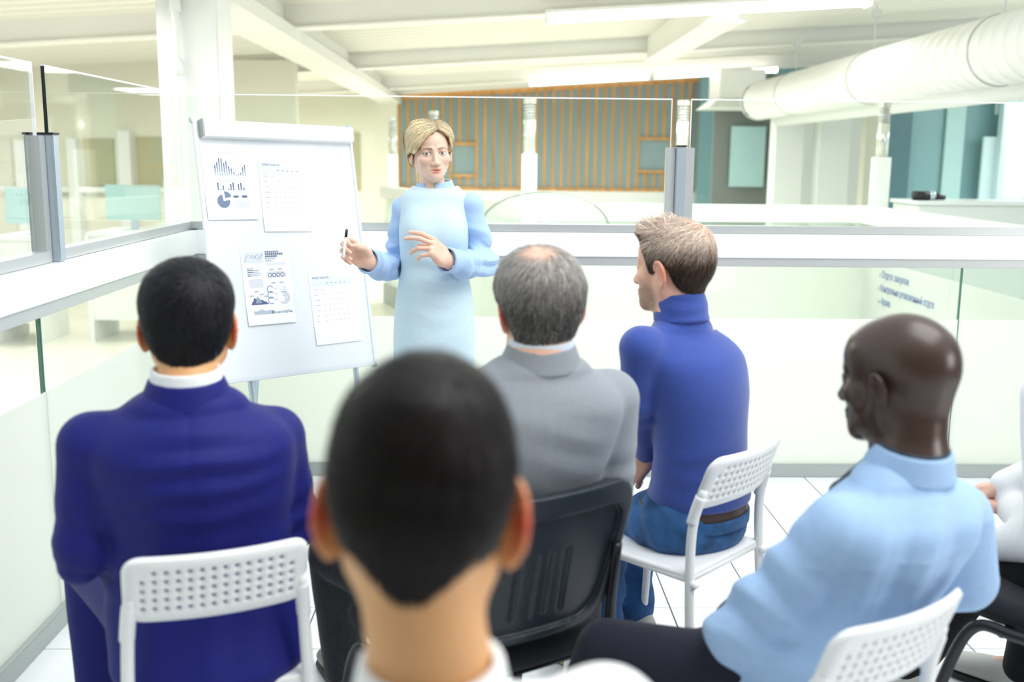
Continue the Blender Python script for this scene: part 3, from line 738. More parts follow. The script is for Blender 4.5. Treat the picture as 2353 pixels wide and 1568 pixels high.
    def hair_sdf(s, zlow, thick, base, soft=0.014):
        S = SDF(); s.skull(S); S.cone(s.w(0, -0.030, -0.055), base, 0.054*s.sc, 0.058*s.sc, 0.03*s.sc)
        zf = line_fn(zlow)
        def T(P):
            q = s.loc(P); m = np.clip((q[:, 2]-zf(q))/soft+0.5, 0, 1); m = m*m*(3-2*m)
            return -(thick(q)*m - 0.006*(1-m))*s.sc
        S.disp.append(T)
        return S
    def surf(s, S, dirs, org=(0, -0.012, 0.025), r0=0.04, r1=0.18):
        """outer crossing along local directions"""
        o = s.w(*org); D = dirs@s.R.T; lo = np.full(len(D), r0*s.sc); hi = np.full(len(D), r1*s.sc)
        for _ in range(12):
            mid = (lo+hi)/2; inside = S(o+D*mid[:, None], 0.06) < 0; lo = np.where(inside, mid, lo); hi = np.where(inside, hi, mid)
        return o+D*lo[:, None]
def ribbons(paths, widths, cols, nrm_c):
    """paths (n,m,3) -> thin strips lying on the surface round nrm_c"""
    n, m, _ = paths.shape; t = np.gradient(paths, axis=1); t /= np.linalg.norm(t, axis=2)[..., None]+1e-9
    nr = paths-nrm_c; nr /= np.linalg.norm(nr, axis=2)[..., None]+1e-9
    side = np.cross(t, nr); side /= np.linalg.norm(side, axis=2)[..., None]+1e-9
    tap = (1-np.linspace(0, 1, m)**3*0.85)[None, :, None]*widths[:, None, None]*0.5
    V = np.stack([paths-side*tap, paths+side*tap], 2).reshape(-1, 3)
    i = np.arange(n)[:, None]*m*2+np.arange(m-1)[None, :]*2; i = i.ravel()
    F = np.stack([i, i+1, i+3, i+2], 1)
    C = np.repeat(cols, m*2, axis=0)
    return V, F, C
def hair_strands(H, S, n, flow, length, mask, base_col, var, width=0.0009, lift=0.003, seed=1, m=6, col_fn=None, curl=0.15, zmin=-0.12):
    r = np.random.RandomState(seed); D = r.normal(size=(n*3, 3)); D /= np.linalg.norm(D, axis=1)[:, None]
    P = H.surf(S, D); q = H.loc(P); keep = mask(q) > r.uniform(0, 1, len(q)); D, q = D[keep][:n], q[keep][:n]; n = len(D)
    if n == 0: return None
    f = flow(q); f = f+r.normal(size=f.shape)*curl; L = length*(0.6+0.8*r.uniform(size=n))
    org = np.array((0, -0.012, 0.025)); pts = []; cur = q.copy()
    for i in range(m):
        t = i/(m-1); d = cur-org; d /= np.linalg.norm(d, axis=1)[:, None]
        p = H.loc(H.surf(S, d)); p = p+d*(lift*(0.25+t)*(0.4+1.2*r.uniform(size=n)[:, None]*0.7))[..., :]
        pts.append(p); f2 = f-(f*d).sum(1)[:, None]*d; f2 /= np.linalg.norm(f2, axis=1)[:, None]+1e-9
        cur = p+f2*(L/(m-1))[:, None]
    paths = np.stack(pts, 1); W = H.c+(paths.reshape(-1, 3)*H.sc)@H.R.T; W = W.reshape(paths.shape)
    c = np.array(base_col)[None, :]*(1+var*r.normal(size=(n, 1))); c = np.clip(c, 0.002, 1)
    if col_fn is not None: c = np.clip(col_fn(q, c, r), 0.002, 1)
    return ribbons(W, width*(0.7+0.6*r.uniform(size=n)), c, H.w(*org))
def hair_obj(H, S, h, m, parent, base, strands, name='hair', pad=0.03, cap_col=None):
    v, q = polygonise(S, h, pad)
    col = np.tile(np.array(base), (len(v), 1)) if cap_col is None else cap_col(H.loc(v))
    parts = [(v, q, {'col': col})]
    for st in strands:
        if st is not None: parts.append((st[0], st[1], {'col': st[2]}))
    V, F, A = merge(parts); o = link(name, np_mesh(name, V, F, A), m); o.parent = parent; return o

# ------------------------------------------------------------------ hands
def hand(S, wrist, ydir, zdir, left, sc=1.0, curls=None, thumb=None, splay=(8, 2, -4, -10), fore=None):
    """ydir toward the fingers, zdir out of the back of the hand, x toward the thumb"""
    y = unit(ydir); z = np.asarray(zdir, float); z = unit(z-(z@y)*y); x = np.cross(y, z)*(1 if left else -1)
    R = np.stack([x, y, z], 1); w = np.asarray(wrist, float)
    L = lambda p: w+R@(np.array(p)*sc)
    S.box(L((0.002, 0.050, 0)), np.array((0.037, 0.040, 0.0125))*sc, R, 0.0115*sc, 0.012*sc)
    S.ell(L((0.026, 0.036, -0.008)), np.array((0.018, 0.032, 0.016))*sc, R, 0.014*sc)
    S.ell(L((-0.024, 0.036, -0.006)), np.array((0.014, 0.032, 0.013))*sc, R, 0.012*sc)
    S.loft([(L((0, -0.030, 0)), 0.024*sc, 0.020*sc), (L((0, 0.0, 0)), 0.025*sc, 0.018*sc), (L((0, 0.022, 0)), 0.030*sc, 0.016*sc)], x, z, 0.016*sc)
    if fore is not None: S.cone(L((0, 0.0, 0)), fore, 0.023*sc, 0.027*sc, 0.02*sc)
    bases = [(0.031, 0.086, 0.0), (0.0105, 0.091, 0.0015), (-0.0105, 0.087, 0.0), (-0.0295, 0.078, -0.002)]
    lens = [(0.042, 0.025, 0.021), (0.046, 0.029, 0.022), (0.043, 0.027, 0.021), (0.033, 0.020, 0.018)]
    curls = curls or [(20, 25, 15)]*4
    for i in range(4):
        p = np.array(bases[i]); a = 0.0; sp = math.radians(splay[i]); r = 0.0088 if i < 3 else 0.0076; pts = [L(p-np.array((0, 0.012, 0)))]; 
        pts.append(L(p))
        for k in range(3):
            a += math.radians(curls[i][k]); d = np.array((math.sin(sp)*math.cos(a), math.cos(sp)*math.cos(a), -math.sin(a))); p = p+d*lens[i][k]; pts.append(L(p))
        S.chain(pts, [r*1.05*sc, r*1.05*sc, r*0.98*sc, r*0.9*sc, r*0.78*sc], 0.005*sc)
    th = thumb or [(0.030, 0.022, -0.006), (0.050, 0.052, -0.016), (0.056, 0.080, -0.022), (0.055, 0.104, -0.028)]
    S.chain([L(p) for p in th], [0.0125*sc, 0.0112*sc, 0.0100*sc, 0.0078*sc], 0.007*sc)
    return L

# ------------------------------------------------------------------ skin and hair materials
SKIN_L = np.array(srgb(236, 196, 176)[:3]); SKIN_T = np.array(srgb(226, 172, 120)[:3]); SKIN_D = np.array(srgb(64, 47, 41)[:3])
M['skin'] = mat('skin', (0.8, 0.6, 0.5, 1), 0.48, attr='col', spec=0.4, sss=0.12)
M['skindark'] = mat('skin_dark', (0.1, 0.06, 0.045, 1), 0.30, attr='col', spec=0.5)
M['eye'] = mat('eyeball', (0.8, 0.8, 0.8, 1), 0.08, attr='col')
M['hair'] = mat('hair', (0.2, 0.15, 0.1, 1), 0.45, attr='col', spec=0.18)

# ------------------------------------------------------------------ people
def torso_secs(Hc, N, fat=0.0, sc=1.0, up=None):
    Hc = np.asarray(Hc, float); N = np.asarray(N, float)
    tb = [(-0.10, 0.170, 0.135), (0.06, 0.178, 0.130), (0.25, 0.170, 0.122), (0.45, 0.168, 0.118), (0.65, 0.182, 0.124), (0.79, 0.186, 0.116), (0.87, 0.160, 0.096), (0.94, 0.100, 0.070)]
    return [(Hc+(N-Hc)*t, (a+fat)*sc, (b+fat)*sc) for t, a, b in tb]
def bend(secs, V, amt):
    """round the back: push the middle sections backward"""
    n = len(secs); return [(c-np.asarray(V)*amt*math.sin(math.pi*min(max(i/(n-1), 0), 1)), a, b) for i, (c, a, b) in enumerate(secs)]
def skin_cols(H, base, lips=None, brow=None, stubble=None, ear=0.35, scalp=None):
    def f(v):
        q = H.loc(v); c = np.tile(base, (len(v), 1))
        e = np.clip((np.abs(q[:, 0])-0.0775)/0.006, 0, 1)*np.clip(1-np.abs(q[:, 2]+0.01)/0.05, 0, 1)
        c = c*(1-e[:, None]*ear*np.array([0.15, 0.75, 0.75]))
        g = lambda cc, r: np.exp(-(((q-np.array(cc))/np.array(r))**2).sum(1))
        if lips is not None:
            m = np.clip(2.0*(g((0, 0.088, -0.0612), (0.0230, 0.03, 0.0046))+g((0, 0.087, -0.0718), (0.0200, 0.03, 0.0056)))-0.5, 0, 1)*(q[:, 1] > 0.05)
            c = c*(1-m[:, None])+np.array(lips)*m[:, None]
            for sx in (-1, 1):
                m = 0.22*g((sx*0.042, 0.055, -0.03), (0.018, 0.03, 0.016)); c = c*(1-m[:, None]*np.array([0.05, 0.5, 0.45]))
                rim = np.clip(1-np.abs(np.sqrt(((q[:, 0]-sx*0.031)/0.0150)**2+((q[:, 2]+0.0003)/0.0062)**2)-1)/0.22, 0, 1)*(q[:, 1] > 0.06)*np.clip((q[:, 2]+0.004)/0.005, 0.25, 1)
                c = c*(1-0.85*rim[:, None])
                so = 0.30*g((sx*0.029, 0.07, 0.0085), (0.016, 0.03, 0.0055))+0.12*g((sx*0.029, 0.07, -0.012), (0.016, 0.03, 0.006))+0.16*g((sx*0.019, 0.085, -0.048), (0.004, 0.02, 0.010)); c = c*(1-so[:, None]*np.array([0.7, 1.0, 1.0]))  # shade painted into lid creases, under eyes and beside nose, plus eye shadow
        if brow is not None:
            for sx in (-1, 1):
                x = (q[:, 0]*sx-0.010)/0.038; zc = 0.0165+0.0055*np.sin(np.clip(x, 0, 1)*2.1)-0.003*np.clip(x, 0, 1)
                m = np.clip(1-np.abs(q[:, 2]-zc)/(0.0046*(1.15-0.75*np.clip(x, 0, 1))), 0, 1)*np.clip(x/0.08, 0, 1)*np.clip((1-x)/0.12, 0, 1)*(q[:, 1] > 0.04)
                m = np.clip(m*1.5, 0, 0.85); c = c*(1-m[:, None])+np.array(brow)*m[:, None]
        if stubble is not None:
            m = np.clip((q[:, 1]-0.004)/0.02, 0, 1)*np.clip((-0.035-q[:, 2])/0.02, 0, 1)*np.clip((q[:, 2]+0.13)/0.02, 0, 1)*0.62
            r = 0.75+0.5*np.random.RandomState(3).uniform(size=len(m)); m = np.clip(m*r, 0, 1)
            c = c*(1-m[:, None])+np.array(stubble)*m[:, None]
        if scalp is not None: c = scalp(q, c)
        return {'col': np.clip(c, 0, 1)}
    return f
def make_body(H, base, N, Hc, U, Vf, shoulders, elbows, wrists, hands, skin, cols, h=0.0036, detail=False, legs=None, sc=1.0, back=0.0, name='person', neck_r=(0.054, 0.058), ears=(1.0, 1.0)):
    """skin mesh: head, neck, trunk, arms and hands"""
    parts = []
    S = SDF(); H.face(S, detail); H.neck(S, base, *neck_r)
    N = np.asarray(N, float)
    S.loft([(N+np.array((0, 0, 0.0)), 0.07, 0.06), (N+np.array((0, 0, -0.06)), 0.13, 0.075)], U, Vf, 0.04)
    if ears: H.ears(S, *ears)
    v, q = polygonise(S, h); parts.append((v, q, cols(v)))
    S = SDF(); S.loft(bend([(c, a*0.82, b*0.80) for c, a, b in torso_secs(Hc, N-np.array((0, 0, 0.02)), 0, sc)], Vf, back), U, Vf, 0.04)
    for i in (0, 1):
        S.chain([shoulders[i], elbows[i], wrists[i]], [0.046*sc, 0.037*sc, 0.026*sc], 0.03)
    if legs:
        for (hp, kn, an, toe) in legs: S.chain([hp, kn, an], [0.075*sc, 0.048*sc, 0.034*sc], 0.03); S.chain([an, toe], [0.034*sc, 0.022*sc], 0.02)
    v, q = polygonise(S, 0.012); parts.append((v, q, {'col': np.tile(skin, (len(v), 1))}))
    for i, hd in enumerate(hands):
        if hd is None: continue
        S = SDF(); hand(S, wrists[i], hd['y'], hd['z'], hd['left'], hd.get('sc', 1.0), hd.get('curls'), hd.get('thumb'), hd.get('splay', (8, 2, -4, -10)), wrists[i]+(elbows[i]-wrists[i])*0.35)
        v, q = polygonise(S, hd.get('h', 0.003)); parts.append((v, q, {'col': np.tile(skin*np.array([0.98, 0.93, 0.92]), (len(v), 1))}))
    Vv, F, A = merge(parts)
    return np_mesh(name, Vv, F, A)
def person(me, m, label): o = link('person', me, m); tag(o, label, 'person'); return o
def shoe(parent, ankle, toe_dir, m, msole, name='shoe', L=0.28):
    a = np.asarray(ankle, float); d = unit((toe_dir[0], toe_dir[1], 0)); s = np.array((-d[1], d[0], 0)); g = np.array((a[0], a[1], 0))
    S = SDF(); up = np.array((0, 0, 1.0))
    S.loft([(g-d*0.05+up*0.055, 0.034, 0.04), (g+d*0.05+up*0.055, 0.040, 0.042), (g+d*(L-0.11)+up*0.042, 0.046, 0.030), (g+d*(L-0.075)+up*0.036, 0.038, 0.022)], s, up, 0.03)
    S.cone(g+up*0.06, a+np.array((0, 0, 0.01)), 0.044, 0.046, 0.03); S.plane(g+up*0.022, -up, 0.004)
    o = sdf_obj(name, S, 0.006, m, parent)
    T = SDF(); T.loft([(g-d*0.05+up*0.012, 0.037, 0.012), (g+d*0.05+up*0.012, 0.040, 0.012), (g+d*(L-0.11)+up*0.012, 0.049, 0.012), (g+d*(L-0.07)+up*0.012, 0.040, 0.012)], s, up, 0.02)
    T.plane(g+up*0.024, up, 0.002); T.plane(g+up*0.0005, -up, 0.002); so = sdf_obj('sole', T, 0.006, msole, o); return o
def jacket_sdf(Hc, N, U, Vf, sh, el, wr, fat=0.012, pad=0.066, sc=1.0, arm=(0.064, 0.056, 0.042), back=0.02, k=0.035):
    S = SDF(); S.loft(bend(torso_secs(Hc, N, fat, sc), Vf, back), U, Vf, k)
    for i in (0, 1):
        S.cone(np.asarray(N)-np.array((0, 0, 0.062)), sh[i]+np.array((0, 0, 0.012)), 0.050*sc, pad*0.8*sc, 0.035)
        S.chain([sh[i], el[i], wr[i]], [arm[0]*sc, arm[1]*sc, arm[2]*sc], 0.022)
    return S
HZ = [(-0.14, -0.072), (-0.06, -0.070), (-0.040, -0.052), (-0.030, -0.015), (-0.020, 0.012), (0.004, 0.016), (0.010, -0.022), (0.028, -0.025), (0.036, 0.015), (0.052, 0.045), (0.075, 0.075), (0.1, 0.095)]
def scalp_mask(zl, lo=0.0, soft=0.02):
    zf = line_fn(zl); return lambda q: np.clip((q[:, 2]-zf(q)-lo)/soft, 0, 1)
def nape(zl, k=0.8, x0=0.0):
    zf = line_fn(zl); return lambda q: zf(q)+k*np.maximum(np.abs(q[:, 0])-x0, 0)*np.clip((-0.045-q[:, 1])/0.02, 0, 1)
def down_flow(whorl=(0.0, -0.055, 0.105)):
    w = np.array(whorl)
    def f(q):
        d = q-w; d /= np.linalg.norm(d, axis=1)[:, None]+1e-6; s = np.cross(d, np.array((0, 0.5, 1.0))); return d+0.35*s
    return f
def arms_legs(Hc, yaw, spread=(0.17, 0.17), fwd=0.44, kz=-0.02, feet=(0.02, 0.02), ankle_z=0.09):
    B = rotz(yaw); Hc = np.asarray(Hc, float); out = []
    for sx, sp, ft in ((-1, spread[0], feet[0]), (1, spread[1], feet[1])):
        hp = Hc+B@np.array((sx*0.095, 0.0, -0.01)); kn = Hc+B@np.array((sx*sp, fwd, kz)); an = kn+B@np.array((sx*0.0, ft, 0)); an[2] = ankle_z
        out.append((hp, kn, an, an+B@np.array((sx*0.03, 0.16, 0))-np.array((0, 0, 0.05))))
    return out
def trousers_obj(parent, Hc, legs, U, Vf, m, h=0.007, waist=0.10, fat=1.0, disp=(), name='trousers', hem=0.055):
    S = SDF(); Hc = np.asarray(Hc, float)
    S.loft([(Hc+np.array((0, 0, -0.03)), 0.175*fat, 0.135*fat), (Hc+np.array((0, 0, waist)), 0.168*fat, 0.122*fat)], U, Vf, 0.05)
    for (hp, kn, an, toe) in legs:
        S.chain([hp, kn, an], [0.092*fat, 0.067*fat, hem*fat], 0.05)
    S.disp += list(disp); return sdf_obj(name, S, h, m, parent)
def fabric(name, col, rough=0.8, sheen=0.2, weave=900, var=0.05, bump=0.12, vs=60, stretch=(1, 1, 1), spec=0.25):
    return mat(name, col, rough, sheen=sheen, spec=spec, var=(vs, var, stretch), bump=(weave, bump, (1, 1, 1), 0.001))
M['navy'] = fabric('navy_wool', srgb(20, 27, 112), 0.62, 0.03)
M['greysuit'] = fabric('grey_wool_check', srgb(146, 152, 160), 0.75, 0.1, vs=240, var=0.06, stretch=(1, 1, 0.25))
M['pinstripe'] = fabric('charcoal_pinstripe', srgb(44, 48, 52), 0.8, 0.1, vs=130, var=0.25, stretch=(1, 1, 0.02))
M['sweater'] = fabric('blue_knit', srgb(56, 80, 160), 0.85, 0.35, weave=420, var=0.10, bump=0.3, vs=180)
M['jeans'] = fabric('blue_denim', srgb(48, 90, 140), 0.85, 0.1, vs=14, var=0.45, weave=700)
M['shirtblue'] = fabric('light_blue_cotton', srgb(158, 190, 228), 0.8, 0.1, var=0.03)
M['shirtpale'] = fabric('pale_blue_white_cotton', srgb(216, 226, 238), 0.8, 0.1, var=0.02)
M['shirtwhite'] = fabric('white_cotton', srgb(240, 243, 246), 0.8, 0.1, var=0.02)
M['dresscloth'] = fabric('pale_blue_crepe', srgb(204, 228, 240), 0.8, 0.15, var=0.02)
M['blouse'] = fabric('sky_blue_voile', srgb(176, 206, 243), 0.75, 0.1, var=0.03)
M['darktrouser'] = fabric('dark_navy_wool', srgb(28, 30, 46), 0.8, 0.1)
M['blacktrouser'] = fabric('black_wool', srgb(18, 18, 24), 0.85, 0.05)
M['leather'] = mat('brown_leather', srgb(62, 40, 34), 0.45)
M['shoegrey'] = mat('grey_green_leather', srgb(88, 90, 78), 0.4, var=(20, 0.15, (1, 1, 1)))
M['shoedark'] = mat('dark_suede', srgb(52, 52, 50), 0.8)
M['soletan'] = mat('tan_rubber_sole', srgb(190, 160, 112), 0.6)
M['soledark'] = mat('dark_rubber_sole', srgb(40, 42, 40), 0.6)
M['shoepale'] = mat('pale_grey_canvas', srgb(196, 198, 194), 0.7)
M['tie'] = mat('dark_teal_tie', srgb(24, 52, 70), 0.5, var=(90, 0.6, (1, 1, 1)))

def rest_hand(B, left, down=0.5): return dict(y=B@np.array((0.15 if left else -0.15, 1.0, -0.35)), z=B@np.array((0, 0.35, 1.0)), left=left, h=0.005, curls=[(20, 25, 15)]*4)

# ---- man in navy suit
def navy_man():
    yaw = math.radians(16); B = rotz(yaw); U = B@V3(1, 0, 0); Vf = B@V3(0, 1, 0)
    H = Head(at_y(427, 598, 2.10)-V3(0, 0, 0.132), math.radians(11), math.radians(-3), 0, 1.05)
    base = at_y(430, 885, 2.04); N = at_y(430, 905, 2.03); Hc = V3(-0.60, 2.10, 0.53)
    sh = [at_y(212, 1028, 2.00), at_y(630, 1010, 2.13)]
    el = [at_y(190, 1275, 1.98), at_y(672, 1200, 2.16)]
    wr = [Hc+B@V3(-0.10, 0.33, 0.12), Hc+B@V3(0.13, 0.33, 0.12)]
    legs = arms_legs(Hc, yaw, (0.27, 0.10), 0.42)
    me = make_body(H, base, N, Hc, U, Vf, sh, el, wr, [rest_hand(B, True), rest_hand(B, False)], SKIN_T, skin_cols(H, SKIN_T, ear=0.9), legs=legs)
    p = person(me, M['skin'], 'man in a navy suit seated on a white perforated chair, seen from behind')
    S = jacket_sdf(Hc, N, U, Vf, sh, el, wr, 0.018, 0.070, back=0.015)
    S.loft([(Hc+V3(0, 0, 0.12), 0.195, 0.15), (Hc+B@V3(0, -0.06, -0.06), 0.20, 0.16)], U, Vf, 0.04)
    S.disp += [folds(at_y(450, 1090, 1.90), (0, 0, 1), 0.14, 105, 0.0050, 4), folds(el[0], (0.2, 0.2, 1), 0.10, 80, 0.006, 5), folds(el[1], (0, 0, 1), 0.10, 80, 0.006, 6),
               folds(Hc+B@V3(0, -0.15, 0.1), U, 0.2, 60, 0.004, 7), cloth_noise(0.002, 26, 8),
               lambda P: 0.0022*np.exp(-(((P-N)@U)/0.0045)**2)*(((P-N)@Vf) < -0.02)]
    jk = sdf_obj('jacket', S, 0.0064, M['navy'], p)
    C = SDF(); C.ring(N+V3(0, 0, 0.008), B@rotx(0.12), 0.0750, 0.068, 0.022, 0.008, -0.40); sdf_obj('jacket_collar', C, 0.004, M['navy'], jk)
    C = SDF(); C.ring(N+V3(0, 0, 0.036), B@rotx(0.1), 0.0655, 0.061, 0.016, 0.004, -0.15); sdf_obj('shirt_collar', C, 0.0035, M['shirtwhite'], p)
    trousers_obj(p, Hc, legs, U, Vf, M['navy'], disp=[cloth_noise(0.003, 24, 3)])
    for (hp, kn, an, toe) in legs: shoe(p, an, toe-an, M['black'], M['soledark'])
    zl = nape(HZ, 0.25, 0.02)
    thick = lambda q: 0.010+0.010*np.clip((q[:, 2]-0.02)/0.07, 0, 1)-0.007*np.clip((-0.03-q[:, 2])/0.03, 0, 1)
    S = H.hair_sdf(zl, thick, base); S.disp.append(cloth_noise(0.0012, 140, 2))
    hb = np.array((0.012, 0.012, 0.016))
    st = hair_strands(H, S, 5200, down_flow((0.02, -0.07, 0.09)), 0.03, scalp_mask(zl, 0.004), hb, 0.35, 0.0011, 0.0025, 3, col_fn=lambda q, c, r: c*(1+1.4*np.clip(q[:, 2]/0.1, 0, 1)[:, None]*r.uniform(size=(len(c), 1))))
    hair_obj(H, S, 0.004, M['hair'], p, hb*0.8, [st])
navy_man()

# ---- out of focus man nearest the camera
def front_man():
    yaw = math.radians(2); B = rotz(yaw); U = B@V3(1, 0, 0); Vf = B@V3(0, 1, 0)
    H = Head(at_y(972, 806, 0.96)-V3(0, 0, 0.148), math.radians(-2), math.radians(-8), math.radians(2), 1.06)
    base = at_y(985, 1500, 0.93); N = at_y(992, 1640, 0.92); Hc = V3(-0.03, 0.95, 0.52)
    sh = [N+V3(-0.18, 0.0, -0.07), at_y(1392, 1682, 0.96)]; el = [sh[0]+V3(-0.06, 0.02, -0.27), sh[1]+V3(0.06, 0.02, -0.27)]
    wr = [Hc+B@V3(-0.1, 0.34, 0.10), Hc+B@V3(0.1, 0.34, 0.10)]; legs = arms_legs(Hc, yaw)
    me = make_body(H, base, N, Hc, U, Vf, sh, el, wr, [rest_hand(B, True), rest_hand(B, False)], SKIN_T*0.95, skin_cols(H, SKIN_T*0.95, ear=1.0), legs=legs, neck_r=(0.052, 0.056), h=0.004, ears=(1.4, 1.12))
    p = person(me, M['skin'], 'dark haired man nearest the camera, blurred, in a white shirt')
    S = jacket_sdf(Hc, N, U, Vf, sh, el, wr, 0.012, 0.066); S.disp += [cloth_noise(0.003, 22, 3)]
    sdf_obj('shirt', S, 0.007, M['shirtwhite'], p)
    C = SDF(); C.ring(N+V3(0, 0, 0.030), B@rotx(0.10), 0.069, 0.064, 0.026, 0.006, -0.2); sdf_obj('shirt_collar', C, 0.004, M['shirtwhite'], p)
    trousers_obj(p, Hc, legs, U, Vf, M['darktrouser'], 0.009)
    for (hp, kn, an, toe) in legs: shoe(p, an, toe-an, M['black'], M['soledark'])
    zl = [(-0.14, -0.085), (-0.09, -0.078), (-0.06, -0.060), (-0.040, -0.040), (-0.030, -0.010), (-0.020, 0.012), (0.004, 0.016), (0.010, -0.022), (0.028, -0.025), (0.036, 0.015), (0.052, 0.045), (0.075, 0.075), (0.1, 0.095)]
    thick = lambda q: 0.006+0.020*np.clip((q[:, 2]-0.02)/0.08, 0, 1)*(1-0.55*np.clip((np.abs(q[:, 0])-0.02)/0.06, 0, 1))-0.003*np.clip((-0.03-q[:, 2])/0.03, 0, 1)
    zl = nape(zl, 0.75, 0.01); S = H.hair_sdf(zl, thick, base, 0.02); S.disp.append(cloth_noise(0.002, 90, 5))
    hb = np.array((0.010, 0.008, 0.008))
    st = hair_strands(H, S, 3500, down_flow((0.0, -0.06, 0.1)), 0.035, scalp_mask(zl, 0.002), hb, 0.3, 0.0012, 0.003, 5)
    hair_obj(H, S, 0.004, M['hair'], p, hb, [st])
front_man()

# ---- older man in the grey suit
def grey_man():
    yaw = math.radians(12); B = rotz(yaw); U = B@V3(1, 0, 0); Vf = B@V3(0, 1, 0)
    H = Head(at_y(1240, 560, 2.16)-V3(0, 0, 0.128), math.radians(13), math.radians(-2), math.radians(-5), 1.01)
    base = at_y(1240, 800, 2.12); N = at_y(1243, 822, 2.12); Hc = V3(0.00, 2.22, 0.53)
    sh = [at_y(1062, 925, 2.05), at_y(1402, 920, 2.22)]; el = [at_y(1010, 1180, 2.05), at_y(1400, 1110, 2.24)]
    wr = [Hc+B@V3(-0.14, 0.32, 0.12), Hc+B@V3(0.17, 0.32, 0.12)]
    by = math.radians(30); legs = arms_legs(Hc, by, (0.26, 0.17), 0.40, -0.03)
    kl = at_y(770, 1300, 2.52); kl[2] = 0.50; al = at_z(795, 1530, 0.09); legs[0] = (Hc+rotz(by)@V3(-0.095, 0, -0.01), kl, al, al+V3(-0.06, 0.15, -0.05))
    ar = at_z(1330, 1470, 0.09); kr = V3(ar[0]-0.02, ar[1]-0.22, 0.50); legs[1] = (Hc+rotz(by)@V3(0.095, 0, -0.01), kr, ar, ar+V3(-0.10, 0.13, -0.05))
    sk = SKIN_L*np.array([0.98, 0.90, 0.84])
    me = make_body(H, base, N, Hc, U, Vf, sh, el, wr, [rest_hand(B, True), rest_hand(B, False)], sk, skin_cols(H, sk, ear=0.9), legs=legs)
    p = person(me, M['skin'], 'older grey haired man in a grey suit seated on a black chair')
    S = jacket_sdf(Hc, N, U, Vf, sh, el, wr, 0.014, 0.066, back=0.02)
    S.disp += [folds(at_y(1340, 1040, 2.0), (0.3, 0, 1), 0.09, 90, 0.003, 4), folds(el[1], (0, 0, 1), 0.09, 80, 0.005, 6), cloth_noise(0.0007, 26, 18),
               lambda P: 0.0012*np.exp(-(((P-N)@U)/0.0045)**2)*(((P-N)@Vf) < -0.02)]
    jk = sdf_obj('jacket', S, 0.0064, M['greysuit'], p)
    C = SDF(); C.ring(N+V3(0, 0, 0.006), B@rotx(0.12), 0.0735, 0.066, 0.021, 0.007, -0.4); sdf_obj('jacket_collar', C, 0.004, M['greysuit'], jk)
    C = SDF(); C.ring(N+V3(0, 0, 0.024), B@rotx(0.12), 0.0655, 0.060, 0.017, 0.004, -0.15); sdf_obj('shirt_collar', C, 0.0035, M['shirtpale'], p)
    trousers_obj(p, Hc, legs, U, Vf, M['pinstripe'], disp=[cloth_noise(0.003, 24, 3)], fat=1.0, hem=0.062)
    shoe(p, legs[0][2], legs[0][3]-legs[0][2], M['shoegrey'], M['soledark']); shoe(p, legs[1][2], legs[1][3]-legs[1][2], M['shoedark'], M['soletan'])
    thick = lambda q: 0.010+0.006*np.clip((q[:, 2]+0.02)/0.06, 0, 1)-0.011*np.clip(1.25-np.linalg.norm((q-np.array((0, -0.045, 0.108)))/np.array((0.042, 0.055, 0.045)), axis=1), 0, 1)-0.004*np.clip((-0.035-q[:, 2])/0.02, 0, 1)
    S = H.hair_sdf(HZ, thick, base); S.disp.append(cloth_noise(0.0012, 150, 5))
    bald = lambda q: np.clip(1.45-np.linalg.norm((q-np.array((-0.004, -0.048, 0.108)))/np.array((0.044, 0.056, 0.046)), axis=1), 0, 1)
    hb = np.array((0.135, 0.128, 0.12))
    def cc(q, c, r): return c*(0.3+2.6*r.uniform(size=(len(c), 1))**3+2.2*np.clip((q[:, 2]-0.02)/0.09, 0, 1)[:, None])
    mk = lambda q: scalp_mask(HZ, 0.002)(q)*(1-0.9*bald(q))
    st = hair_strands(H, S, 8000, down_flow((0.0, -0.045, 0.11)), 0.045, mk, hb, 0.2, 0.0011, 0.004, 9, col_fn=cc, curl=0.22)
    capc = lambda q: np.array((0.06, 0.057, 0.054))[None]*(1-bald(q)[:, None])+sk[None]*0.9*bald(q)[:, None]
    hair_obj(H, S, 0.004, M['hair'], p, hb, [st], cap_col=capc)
grey_man()

